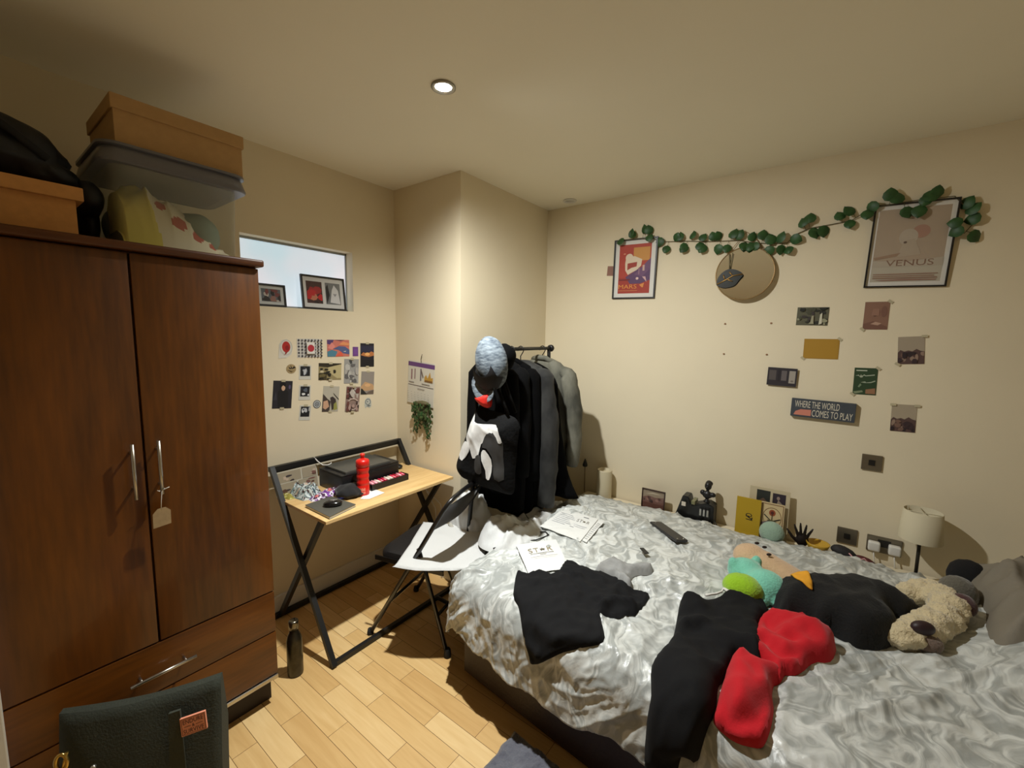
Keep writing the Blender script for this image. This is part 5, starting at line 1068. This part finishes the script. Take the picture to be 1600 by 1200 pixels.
# ---------------------------------------------------------------- soft toys on the bed
def fuzz(o, vox, amp=0, scale=40, sm=4):
    md = o.modifiers.new('r', 'REMESH'); md.mode = 'VOXEL'; md.voxel_size = vox; md.use_smooth_shade = True
    s = o.modifiers.new('s', 'SMOOTH'); s.iterations = sm; s.factor = .5
    if amp:
        t = bpy.data.textures.new('fz', 'CLOUDS'); t.noise_scale = scale; d = o.modifiers.new('d', 'DISPLACE'); d.texture = t; d.strength = amp; d.mid_level = .5; d.texture_coords = 'LOCAL'
    return o
def plush(c, col, bump=.5, name=None):
    return mat(name, col, .95, sheen=(.05 if sum(col) < 80 else .4), bump=bump, bscale=130, var=.08, vscale=30)
CREAM = plush(0, (212,178,140), .4, 'cream_plush'); MINT = plush(0, (128,206,182), .4, 'mint_plush'); LIME = plush(0, (150,196,26), .4, 'lime_plush'); IVORY = plush(0, (222,204,164), .9, 'ivory_long_plush')
t = thing('cream_soft_toy', 'cream soft toy cat lying on the duvet behind the mint toy', 'soft toy', bpt(1200,880))
p = bpt(1172,868,0,.045); q = bpt(1222,890,0,.045); ax = (q-p).normalized(); sd = Vector((0,0,1)).cross(ax)
b = MB(); 
b.ell(p+Vector((0,0,.045)), (.075,.07,.06), CREAM); b.ell(p+Vector((.0,.0,.05))+sd*.055+ax*.02, (.022,.022,.03), CREAM); b.ell(p+Vector((0,0,.05))-sd*.05+ax*.03, (.022,.022,.03), CREAM)
for i in range(6): b.ell(p.lerp(q, .45+.15*i)+Vector((0,0,.04)), (.072,.072,.058-.004*i), CREAM)
b.ell(q+ax*.03+sd*.05, (.045,.03,.028), CREAM); b.ell(q-sd*.06, (.04,.03,.026), CREAM)
fuzz(obj('toy_body', b, None, t), .008)
b = MB()
for px_, py_ in ((1184,846),(1195,851),(1203,863)):
    e_ = bpt(px_, py_, 0, .105)+Vector((0,0,.100)); b.ell(e_, (.011,.006,.006), mat('dark_thread', (40,26,22), .8), Matrix.Rotation(.6,4,'Z'), u=10, v=6)
obj('stitched_face', b, None, t)
t = thing('mint_soft_toy', 'plump mint green soft toy lying on the bed between lime ball and black cushion', 'soft toy', bpt(1180,905))
b = MB(); p1 = bpt(1165,890,0,.045); p2 = bpt(1197,915,0,.045)
b.ell(p1+Vector((0,0,.045)), (.075,.065,.058), MINT); b.ell(p2+Vector((0,0,.05)), (.08,.075,.065), MINT); b.ell(p1.lerp(p2,.5)+Vector((0,0,.045)), (.06,.06,.05), MINT)
for dx, dy in ((-.05,-.02),(.03,.06)): b.ell(p1+Vector((dx,dy,.075)), (.022,.022,.03), MINT)
for dx, dy in ((.06,-.05),(-.01,-.07),(.07,.05)): b.ell(p2+Vector((dx,dy,.025)), (.035,.035,.03), MINT)
fuzz(obj('toy_body', b, None, t), .008)
b = MB(); p1 = bpt(1161,917,0,.045); b.ell(p1+Vector((0,0,.045)), (.075,.065,.055), LIME, fn=lambda q: 1+.06*float(perlin(q.x*3,q.y*3+q.z)), u=26, v=16); tag(obj('lime_soft_ball', b), 'lime green fluffy ball tucked behind the waistband of the black joggers', 'soft toy')
# black cushion toy with yellow patch
def c1(*p): return [(1120+x/3.333, 780+y/3.333) for x, y in p]
BPL = plush(0, (15,15,16), .3, 'black_plush')
t = thing('black_bolster', 'long black plush cushion with an orange-yellow patch lying on the bed', 'cushion', bpt(1310,950))
ol = c1((295,520),(300,450),(330,405),(390,385),(460,392),(560,402),(640,400),(760,410),(880,450),(980,505),(1075,582),(1000,622),(915,660),(945,700),(950,742),(900,770),(850,782),(780,783),(720,772),(660,740),(600,705),(540,690),(480,670),(400,650),(335,636),(300,580))
ol = [p+((.0,) if i > 11 else (.03 if i in (0,1,10,11) else .07,)) for i, p in enumerate(ol)]
b = drape(ol, .125, BPL, 21, sp=.014, rim=.10, wr=.25); obj('cushion_body', b, None, t, weld=.001)
b = drape([p+(.105,) for p in c1((388,392),(420,384),(458,386),(478,430),(496,480),(488,490),(450,470),(420,440))], .125, mat('yellow_felt', (226,160,40), .9), 21, sp=.01, rim=.10, wr=.25, edge=.009, dpoly=smooth_outline([BP(*p) for p in ol], 3), single=True); q = obj('yellow_patch', b, None, t); md = q.modifiers.new('s', 'SOLIDIFY'); md.thickness = .006; md.offset = 0
# ivory fluffy dog
t = thing('fluffy_dog_toy', 'ivory fluffy dog soft toy with dark nose curled beside the black cushion', 'soft toy', bpt(1450,945))
b = MB(); path = c1((1000,475),(1060,470),(1120,475),(1180,510),(1205,560),(1180,610),(1120,650),(1060,675),(1000,690),(950,690))
for i, (x, y) in enumerate(path):
    r = (.045,.055,.06,.062,.062,.06,.06,.058,.055,.048)[i]; b.ell(bpt(x, y, 0, .045)+Vector((0,0,r*.7)), (r,r,r*.9), IVORY, u=14, v=10)
for x, y in c1((1040,720),(1010,500)): b.ell(bpt(x, y)+Vector((0,0,.03)), (.04,.035,.03), IVORY, u=14, v=10)
fuzz(obj('toy_body', b, None, t), .009, .028, .022, 2)
b = MB(); b.ell(bpt(*c1((1080,735))[0],0,.03)+Vector((0,0,.032)), (.05,.04,.034), plush(0,(120,100,88),.5,'grey_muzzle_plush')); obj('muzzle', b, None, t)
b = MB(); b.ell(bpt(*c1((1072,682))[0],0,.07)+Vector((0,0,.085)), (.036,.022,.024), mat('dark_nose', (44,24,30), .5), Matrix.Rotation(.5,4,'Z')); obj('nose', b, None, t)
t = thing('grey_soft_toy', 'small grey soft toy with dark red end, right of the fluffy dog', 'soft toy', bpt(1497,925))
b = MB(); p = bpt(1497,922,0,.055); b.ell(p+Vector((0,0,.055)), (.06,.055,.065), plush(0,(96,92,82),.5,'grey_plush'), fn=lambda q: 1+.06*float(perlin(q.x*3,q.z*3))); obj('toy_body', b, None, t)
b = MB(); p = bpt(1502,946,0,.04); b.ell(p+Vector((0,0,.04)), (.042,.04,.042), plush(0,(70,34,36),.4,'maroon_plush')); obj('toy_end', b, None, t)
b = MB(); p = bpt(1505,895,0,.06); b.ell(p+Vector((.01,.0,.06)), (.062,.05,.07), mat('black_knit', (18,17,19), .95, bump=.5, bscale=60), fn=lambda q: 1+.1*float(perlin(q.x*2.5,q.z*2.5))); b.ell(p+Vector((.05,-.01,.035)), (.035,.02,.03), mat('black_knit', (18,17,19), .95)); tag(obj('black_woolly_hat', b), 'black woolly hat at the far right of the soft toys', 'hat')
# blanket-like pillow folds at the head end
PC = mat('taupe_pillowcase', (128,120,106), .8, bump=.1, bscale=80, var=.06, vscale=6)
for (y0, y1, x0, z0, lb, sd_) in ((2.02,2.60,2.985,.50,'taupe pillow at the far right of the bed, nearest the back wall',1), (1.42,1.98,3.02,.50,'taupe pillow at the far right of the bed, nearer the camera',2)):
    o = thing('pillow', lb, 'pillow', (x0+.05,(y0+y1)/2,z0)); b = MB()
    pl = smooth_outline([(x0-.08,y0+.02),(x0+.04,y0),(x0+.15,y0+.02),(x0+.16,(y0+y1)/2),(x0+.15,y1-.02),(x0+.04,y1),(x0-.07,y1-.03),(x0-.06,(y0+y1)/2)], 5)
    puff(b, pl, lambda x,y,d: np.stack([x+.02*perlin(y*6,x*4), y, z0+.06+.13*np.clip(d/.09,0,1)**.6+.045*ridge(x*3+y*5+sd_,y*3-x*8)*np.clip(d/.05,0,1)+.25*np.maximum(0,x-x0)], 1), PC, .014, lambda x,y,d: np.stack([x, y, z0+.04+0*x+.25*np.maximum(0,x-x0)], 1)); obj('pillow_body', b, None, o, weld=.001)
# white sheet bunched at the foot of the bed
b = MB(); pl = smooth_outline([(.86,1.95),(.82,2.1),(.86,2.25),(.96,2.36),(1.06,2.38),(1.13,2.16),(1.15,2.0),(1.24,1.82),(1.24,1.64),(1.16,1.55),(1.03,1.57),(.95,1.66),(.90,1.80)], 4)
WS = mat('white_sheet', (206,207,206), .8, bump=.1, bscale=90)
def shz(x, y, d):
    e = np.clip(d/.07,0,1)**.5; base = np.where(x < 1.14, .43+.09*np.clip((x-.9)/.24,0,1), .525)
    base = base+.10*np.exp(-((x-1.03)/.11)**2-((y-1.71)/.13)**2)
    return np.stack([x, y, base+e*(.022+.02*perlin(x*7,y*7+3)+.035*ridge(x*6+.3*perlin(x*5,y*5),y*4.2)+.018*ridge(x*13,y*11)+.008*ridge(x*24,y*22))], 1)
puff(b, pl, shz, WS, .011, lambda x,y,d: np.stack([x, y, np.where(x < 1.14, .41+.09*np.clip((x-.9)/.24,0,1), .505)], 1)); tag(obj('white_sheet', b, weld=.0008), 'white bedsheet bunched at the foot of the bed under the hanging clothes', 'sheet')
o = thing('white_laundry_bag', 'white soft bag standing behind the chair at the foot of the bed', 'bag', (.80,1.86,0)); b = MB()
b.ell((.77,1.80,.33), (.15,.115,.325), WS, fn=lambda q: 1+.10*float(perlin(q.x*2.4,q.y*2.4+q.z*2))+.09*float(ridge(q.z*2.2,q.x*2.4+q.y))+.05*float(ridge(q.z*5,q.x*4+q.y*3)), u=72, v=48)
for v in b.bm.verts: v.co.z = max(.002, v.co.z)
obj('bag_body', b, None, o)
b = MB(); b.tube([(.70,1.685,.50),(.76,1.68,.45),(.82,1.685,.435),(.87,1.71,.455)], .012, mat('greyish_cord', (170,166,156), .8), 8); obj('drawstring', b, None, o)
b = MB(); b.ell((1.0,2.18,.52), (.05,.04,.035), mat('peach_cloth', (206,160,120), .9), fn=lambda q: 1+.2*float(perlin(q.x*3,q.y*3))); b.ell((.94,2.12,.53), (.05,.04,.04), mat('peach_cloth', (206,160,120), .9)); tag(obj('peach_cloth', b), 'small peach cloth peeping out below the black coats', 'cloth')
# ---------------------------------------------------------------- things along the back wall
LZ = .449; YL = 2.735
def lp_(px, py, y=YL): return PY(px, py, y)
c = lp_(944, 757); o = thing('white_candle_pot', 'cream cylindrical pot on the ledge beside the black coat hem', 'pot', (c.x,YL,LZ)); b = MB(); b.lathe([(.0,0),(.05,0),(.052,.01),(.052,.205),(.050,.212),(.044,.212),(.042,.198),(.0,.197)], mat('cream_ceramic', (206,194,164), .5), M=Matrix.Translation((c.x,YL,LZ))); obj('pot_body', b, None, o)
c = lp_(914, 718, 2.77); o = thing('thin_stick', 'thin wooden stick with black pointed tip standing in the corner', 'stick', (c.x,2.77,LZ)); b = MB(); b.tube([(c.x+.004,2.77,LZ),(c.x+.002,2.77,c.z-.05)], .004, mat('pale_stick', (130,110,80), .7), 8); obj('shaft', b, None, o)
b = MB(); b.lathe([(.0,0),(.016,.002),(.018,.012),(.012,.035),(.003,.058),(.0,.060)], mat('black_tip', (22,20,20), .6), M=Matrix.Translation((c.x+.002,2.77,c.z-.052))); obj('tip', b, None, o)
def standing(q, y, name, label, cat, items, base, fr=True, lean=-.06, fcol=None, fw=.008, th=.004):
    P = [PY(p[0], p[1], y) for p in q]; w = (P[1]-P[0]).length; x0 = (P[0].x+P[3].x)/2; x1 = (P[1].x+P[2].x)/2; zt = (P[0].z+P[1].z)/2; h = zt-LZ
    loc = ((x0+x1)/2, y, LZ+h/2)
    if fr: return frame(name, label, cat, loc, w, h, (lean,0,0), items, fw=fw, fd=.012, fcol=fcol, base=base)
    mb = MB(); mb.box((-w/2,-th,-h/2),(w/2,0,h/2), flat(base)); paint(mb, w, h, items, -th); o = obj(name, mb, None, None, loc=(0,0,0)); o.location = loc; o.rotation_euler = (lean,0,0); return tag(o, label, cat)
standing([(1003.5,762),(1039.5,769),(1038,794),(1004.6,783)], 2.74, 'framed_photo', 'small dark wood framed photo standing behind the duvet on the ledge', 'picture frame', [('r',0,.35,1,1,(150,132,110)),('p',[(0,.6),(.3,.72),(.6,.66),(1,.74),(1,.35),(0,.35)],(120,84,74)),('p',[(.1,.78),(.45,.9),(.9,.85),(.5,.83)],(190,176,150))]+blotch(71, [(84,50,44),(150,110,96),(60,36,34)], 8, (.05,.36,.95,.68), .05, .12), (96,60,50), fcol=mat('dark_wood_frame', (52,30,24), .45), fw=.006)
# back board with two photos, yellow book, tarot-style print
standing([(1171,760),(1234,768),(1231,840),(1168,833)], 2.775, 'photo_mount', 'cream mount with two dark photos standing behind the yellow book', 'photo mount', [('r',.18,.70,.52,.95,(36,40,36)),('r',.58,.68,.90,.93,(44,34,46)),('p',[(.2,.71),(.35,.8),(.48,.71)],(96,74,60)),('e',.72,.84,.04,.035,(150,130,120)),('p',[(.68,.69),(.72,.81),(.88,.70)],(150,136,120))], (196,182,150), fr=False)
standing([(1151,776),(1189,781),(1187,831),(1150,823)], 2.735, 'yellow_book', 'mustard yellow booklet with a black scribble standing on the ledge', 'book', [('o',.54,.56,.13,.05,.68,(34,28,16)),('p',[(.40,.53),(.46,.55),(.68,.47),(.64,.455)],(34,28,16)),('p',[(.66,.52),(.70,.51),(.68,.44),(.63,.44)],(34,28,16)),('p',[(.42,.44),(.44,.46),(.7,.45),(.68,.43)],(34,28,16)),('p',[(.5,.54),(.56,.55),(.55,.52)],(34,28,16))], (178,146,24), fr=False, th=.008)
standing([(1189,783),(1226,790),(1222,839),(1188,834)], 2.75, 'art_print', 'cream print of a red flower in an arch standing beside the yellow book', 'print', [('r',.04,.03,.96,.97,(120,84,56)),('r',.07,.05,.93,.95,(206,184,140)),('o',.5,.62,.40,.26,.93,(126,92,56)),('e',.5,.74,.14,.085,(150,72,40)),('e',.5,.74,.07,.045,(84,34,26)),('r',.48,.5,.52,.7,(70,60,40)),('p',[(.14,.66),(.18,.68),(.5,.52),(.48,.50)],(40,40,32)),('p',[(.86,.60),(.84,.62),(.5,.53),(.52,.50)],(40,40,32)),('p',[(.3,.54),(.5,.56),(.7,.52),(.6,.44),(.4,.44)],(96,90,60)),('p',[(.07,.45),(.35,.52),(.4,.05),(.07,.05)],(110,94,96)),('p',[(.93,.45),(.68,.5),(.62,.05),(.93,.05)],(176,140,120))], (206,184,140), fr=False)
c = lp_(1206, 830, 2.70); b = MB(); b.ell((c.x,2.70,LZ+.064), (.062,.045,.063), plush(0,(150,176,156),.4,'pale_mint_plush')); tag(obj('pale_mint_ball', b), 'pale mint fluffy ball in front of the red flower print', 'soft toy')
# black gadget with bust
A0, B0 = lp_(1054, 797, 2.72), lp_(1116, 808, 2.72); gx0, gx1 = A0.x, B0.x
o = thing('black_gadget', 'black wedge-shaped gadget with silver keys on the ledge under the bust', 'gadget', ((gx0+gx1)/2,2.72,LZ)); GB = mat('black_gadget_plastic', (22,22,22), .35)
zb = LZ; wv = gx1-gx0
b = MB(); b.prism([(gx0,zb),(gx1,zb),(gx1,zb+.135),(gx1-.04,zb+.15),(gx1-.10,zb+.125),(gx0+.10,zb+.115),(gx0+.085,zb+.165),(gx0+.05,zb+.165)], .09, GB, M=Matrix.Translation((0,2.785,0)) @ Matrix.Rotation(PI/2,4,'X'), bev=.004); obj('gadget_body', b, None, o)
b = MB()
for k in range(3): b.box((gx1-.075+k*.02,2.668,zb+.075),(gx1-.064+k*.02,2.675,zb+.115), mat('silver_key', (170,170,166), .3, .7), .001)
obj('keys', b, None, o)
b = MB(); b.box((gx0+.052,2.670,zb+.11),(gx0+.076,2.6745,zb+.135), flat((216,206,190))); obj('label_sticker', b, None, o)
b = MB(); b.box((gx0+.105,2.68,zb+.127),(gx1-.105,2.76,zb+.150), mat('pale_glass_panel', (150,148,110), .2, trans=.4), .004); obj('glass_panel', b, None, o)
c = lp_(1104, 790, 2.72); o = thing('small_bust', 'small black bust on a pedestal standing on the black gadget', 'statuette', (c.x,2.72,zb+.148)); b = MB(); BU = mat('black_resin', (20,19,20), .4); z = zb+.150
b.lathe([(.0,0),(.020,0),(.019,.008),(.010,.014),(.008,.03)], BU, 16, Matrix.Translation((c.x,2.72,z)))
b.ell((c.x,2.72,z+.045), (.028,.02,.024), BU); b.ell((c.x-.026,2.72,z+.055), (.016,.015,.016), BU); b.ell((c.x+.030,2.72,z+.05), (.018,.015,.015), BU)
b.tube([(c.x,2.72,z+.055),(c.x+.001,2.719,z+.085)], .009, BU, 10); b.ell((c.x+.003,2.716,z+.102), (.020,.022,.026), BU); b.ell((c.x+.005,2.728,z+.113), (.021,.02,.020), BU, fn=lambda q: 1+.15*float(perlin(q.x*5,q.z*5))); b.ell((c.x+.001,2.693,z+.098), (.004,.006,.006), BU, u=8, v=6)
q = obj('bust_body', b, None, o); fuzz(q, .0025, sm=2)
b = MB(); b.tube([(gx1+.002,2.70,LZ+.055),(gx1+.02,2.69,LZ+.035),(gx1+.035,2.68,LZ+.01)], .003, BLK, 6); tag(obj('black_cable', b), 'short black cable at the right side of the black gadget', 'cable')
# hand-shaped holder
c = lp_(1253, 845, 2.71); o = thing('hand_holder', 'black spread hand-shaped holder standing behind the duvet by the yellow bowl', 'ornament', (c.x,2.71,LZ)); HM = mat('bronze_black', (34,26,22), .45, .5); hx = c.x; zt = lp_(1253,818,2.71).z
b = MB(); b.lathe([(.0,0),(.024,0),(.022,.01),(.014,.02),(.013,zt-LZ-.12)], HM, 14, Matrix.Translation((hx,2.71,LZ)))
b.ell((hx,2.71,zt-.092), (.030,.014,.036), HM); zp = zt-.075
for dx, L, sp_ in ((-.020,.066,-.020),(-.007,.080,-.006),(.007,.076,.008),(.020,.062,.024)):
    b.tube([(hx+dx,2.71,zp),(hx+dx+sp_*.35,2.703,zp+L*.45),(hx+dx+sp_*.75,2.700,zp+L*.78),(hx+dx+sp_,2.704,zp+L)], [.0075,.0068,.006,.0035], HM, 10)
b.tube([(hx-.022,2.71,zp-.03),(hx-.045,2.702,zp-.006),(hx-.060,2.700,zp+.016),(hx-.073,2.704,zp+.032)], [.009,.008,.007,.004], HM, 10)
fuzz(obj('hand_body', b, None, o), .003, sm=2)
c = lp_(1278, 849, 2.70); b = MB(); b.lathe([(.0,0),(.026,.0),(.034,.02),(.05,.062),(.053,.072),(.049,.072),(.03,.024),(.0,.018)], mat('yellow_glaze', (190,150,44), .4), M=Matrix.Translation((c.x,2.70,LZ))); tag(obj('yellow_bowl', b), 'small mustard yellow bowl behind the duvet beside the black hand', 'bowl')
c = lp_(1330, 862, 2.69); b = MB(); b.ell((c.x-.03,2.69,LZ+.058), (.055,.03,.030), mat('black_pouch', (28,26,28), .7), Matrix.Rotation(.25,4,'Y'), fn=lambda q: 1+.15*float(perlin(q.x*3,q.z*3))); b.ell((c.x+.055,2.69,LZ+.035), (.05,.028,.024), mat('maroon_pouch', (84,30,30), .7), Matrix.Rotation(.25,4,'Y')); b.tube([(c.x-.01,2.665,LZ+.07),(c.x+.02,2.655,LZ+.045),(c.x+.05,2.655,LZ+.065),(c.x+.075,2.66,LZ+.04)], .003, mat('pink_cord', (206,150,150), .6), 6); tag(obj('small_pouch', b), 'black and maroon pouch with pink cord below the single wall plate', 'pouch')
# bedside lamp
lx_, ly_ = 2.80, 2.705; o = thing('table_lamp', 'unlit table lamp with cream shade standing behind the bed by the double socket', 'lamp', (lx_,ly_,LZ))
b = MB(); b.lathe([(.0,0),(.05,0),(.05,.006),(.046,.012),(.010,.016)], mat('grey_lamp_base', (110,104,90), .5), M=Matrix.Translation((lx_,ly_,LZ))); obj('base', b, None, o)
b = MB(); b.tube([(lx_,ly_,LZ+.012),(lx_,ly_,.70)], .007, mat('dark_lamp_post', (40,34,26), .5), 10); obj('post', b, None, o)
SHD = mat('cream_lampshade', (206,196,168), .85); b = MB(); loft(b, [[(lx_+rr_*math.cos(a*2*PI/36), ly_+rr_*math.sin(a*2*PI/36), z) for a in range(36)] for z, rr_ in ((.655,.080),(.795,.070),(.796,.068),(.655,.078))], SHD, False, False); b.tube([(lx_-.069,ly_,.785),(lx_+.069,ly_,.785)], .002, SHD, 6); b.tube([(lx_,ly_-.069,.785),(lx_,ly_+.069,.785)], .002, SHD, 6); b.tube([(lx_,ly_,.70),(lx_,ly_,.766)], .004, SHD, 6); obj('lamp_shade', b, None, o)
# dark thing at the right edge of the picture: upholstered panel of the headboard stands there
# ================================================================ olive bag by the wardrobe
zt = .505; A_, B_ = PZ(92,1118,zt), PZ(345,1056,zt); dr = (B_-A_); dr.z = 0; wB = dr.length; dr.normalize(); nn = Vector((dr.y,-dr.x,0))
if nn.x < 0: nn = -nn
o = thing('canvas_bag', 'dark olive canvas bag with patch reading ENDURE & SURVIVE in front of the wardrobe', 'bag', ((A_+B_)/2-nn*.03+Vector((0,0,-zt))))
OL = mat('olive_canvas', (50,54,44), .85, bump=.25, bscale=160, var=.12, vscale=14)
def bp_(u, v, e=0):   # u along the top edge, v height, e out of the front face
    return A_+dr*(u*wB)+Vector((0,0,v-zt))+nn*(e+(zt-v)*.16)
b = MB(); n = 16; m_ = 14; th = .085; fr = [[None]*(n+1) for _ in range(m_+1)]; bk_ = [[None]*(n+1) for _ in range(m_+1)]
for j in range(m_+1):
    for i in range(n+1):
        u = i/n; v = zt*(1-j/m_)+.003; bul = .03*math.sin(PI*u)**.6*math.sin(PI*min(1,(j/m_)*.9+.05))+.008*float(perlin(u*4,v*9)); sag = -.018*math.sin(PI*u*.9)*(1-j/m_)**3
        fr[j][i] = b.bm.verts.new(bp_(u, v+sag, bul)); bk_[j][i] = b.bm.verts.new(bp_(u, v+sag, -th*(.25+.75*min(1,j/5))))
for S_ in (fr, bk_):
    for j in range(m_):
        for i in range(n): f = b.bm.faces.new((S_[j][i],S_[j][i+1],S_[j+1][i+1],S_[j+1][i])); f.smooth = True
for j in range(m_):
    for i in (0, n): b.bm.faces.new((fr[j][i],fr[j+1][i],bk_[j+1][i],bk_[j][i]))
for i in range(n):
    for j in (0, m_): b.bm.faces.new((fr[j][i],fr[j][i+1],bk_[j][i+1],bk_[j][i]))
b.mats = [OL]; obj('bag_body', b, None, o)
def bpl(px, py, e):   # point of the bag's front plane under an image point
    nv = Vector((nn.x, nn.y, .16)); nv.normalize(); P0 = bp_(.5, .3, e); d = Vector(ray(px, py)); C_ = Vector(CAM); return C_+d*((P0-C_).dot(nv)/d.dot(nv))
b = MB(); S1 = [bpl(*p, .042) for p in ((263,1116),(281,1110),(286,1165),(292,1225),(268,1232),(264,1180))]; nv = Vector((nn.x,nn.y,.16)).normalized()
f0 = [b.bm.verts.new(p) for p in S1]; f1 = [b.bm.verts.new(p-nv*.010) for p in S1]; b.bm.faces.new(f0); b.bm.faces.new(f1)
for i in range(6): b.bm.faces.new((f0[i],f0[(i+1)%6],f1[(i+1)%6],f1[i]))
b.mats = [mat('olive_strap', (58,62,52), .85, bump=.2, bscale=160)]; obj('strap', b, None, o)
Q = [bpl(*p, .044) for p in ((281,1124),(321,1110),(325,1137),(283,1152))]; ux = (Q[1]-Q[0]+Q[2]-Q[3]).normalized(); uz = nv.cross(ux); uz = uz if uz.z > 0 else -uz; cc = sum(Q, Vector())/4; pw = (Q[1]-Q[0]).length; ph = (Q[3]-Q[0]).length
MM = Matrix(((ux.x,-nv.x*-1*-1,uz.x,cc.x),(ux.y,-nv.y,uz.y,cc.y),(ux.z,-nv.z,uz.z,cc.z),(0,0,0,1)))
pt_ = thing('p', 'x', 'x'); bpy.data.objects.remove(pt_)
b = MB(); b.box((-pw/2,-.002,-ph/2),(pw/2,.006,ph/2), flat((244,160,128)), .0008); b.xform(MM); pa = plabel(obj('patch', b, None, o), 'salmon pink rectangular patch')
dk = (44,10,6); b = MB(); paint(b, pw, ph, [('r',.04,.05,.06,.95,dk),('r',.94,.05,.96,.95,dk),('r',.04,.05,.96,.07,dk),('r',.04,.93,.96,.95,dk),('t','ENDURE',.5,.76,.24,dk,.78),('t','&',.5,.5,.15,dk,.1),('r',.14,.49,.40,.52,dk),('r',.60,.49,.86,.52,dk),('t','SURVIVE',.5,.25,.24,dk,.80)], -.002); b.xform(MM); obj('lettering', b, None, pa)
b = MB(); c = bpl(96,1192,.045); b.tube([c+ux*.012*math.cos(a)+uz*.022*math.sin(a) for a in [2*PI*k/24 for k in range(24)]], .005, mat('polished_brass', (206,176,100), .22, .95), 8, closed=True); b.tube([c-uz*.02,c+uz*.024+ux*.014], .004, mat('polished_brass', (206,176,100), .22, .95), 8); plabel(obj('buckle', b, None, o), 'brass buckle')
b = MB(); c = bpl(146,1199,.042); b.ell(c, (.007,.007,.007), mat('steel_rivet', (200,198,190), .25, .9), u=12, v=8); obj('rivet', b, None, o)
# ================================================================ rug
b = MB(); RG = mat('grey_shag', (112,114,122), 1.0, var=.35, vscale=9, sheen=.5, bump=.9, bscale=55, c2=(84,84,96))
na_, nb_ = 110, 110; V = []
for i in range(na_+1):
    row = []
    for j in range(nb_+1):
        u, v = i/na_, j/nb_; x = 1.49+.80*u+.012*float(perlin(v*14,3)); y = .55+(.71-.09*.8*u)*v+.012*float(perlin(u*14,9)); e = min(1, min(u,1-u,v,1-v)/.025)
        row.append(b.bm.verts.new((x, y, .004+e*(.020+.012*float(perlin(x*16,y*16))+.008*random.random()))))
    V.append(row)
for i in range(na_):
    for j in range(nb_): f = b.bm.faces.new((V[i][j],V[i+1][j],V[i+1][j+1],V[i][j+1])); f.smooth = True
bs_ = [b.bm.verts.new(p) for p in ((1.50,.56,.001),(2.28,.56,.001),(2.28,1.18,.001),(1.50,1.25,.001))]; b.bm.faces.new(bs_)
b.mats = [RG]; tag(obj('rug', b), 'fluffy blue-grey rug on the floor in front of the bed', 'rug')
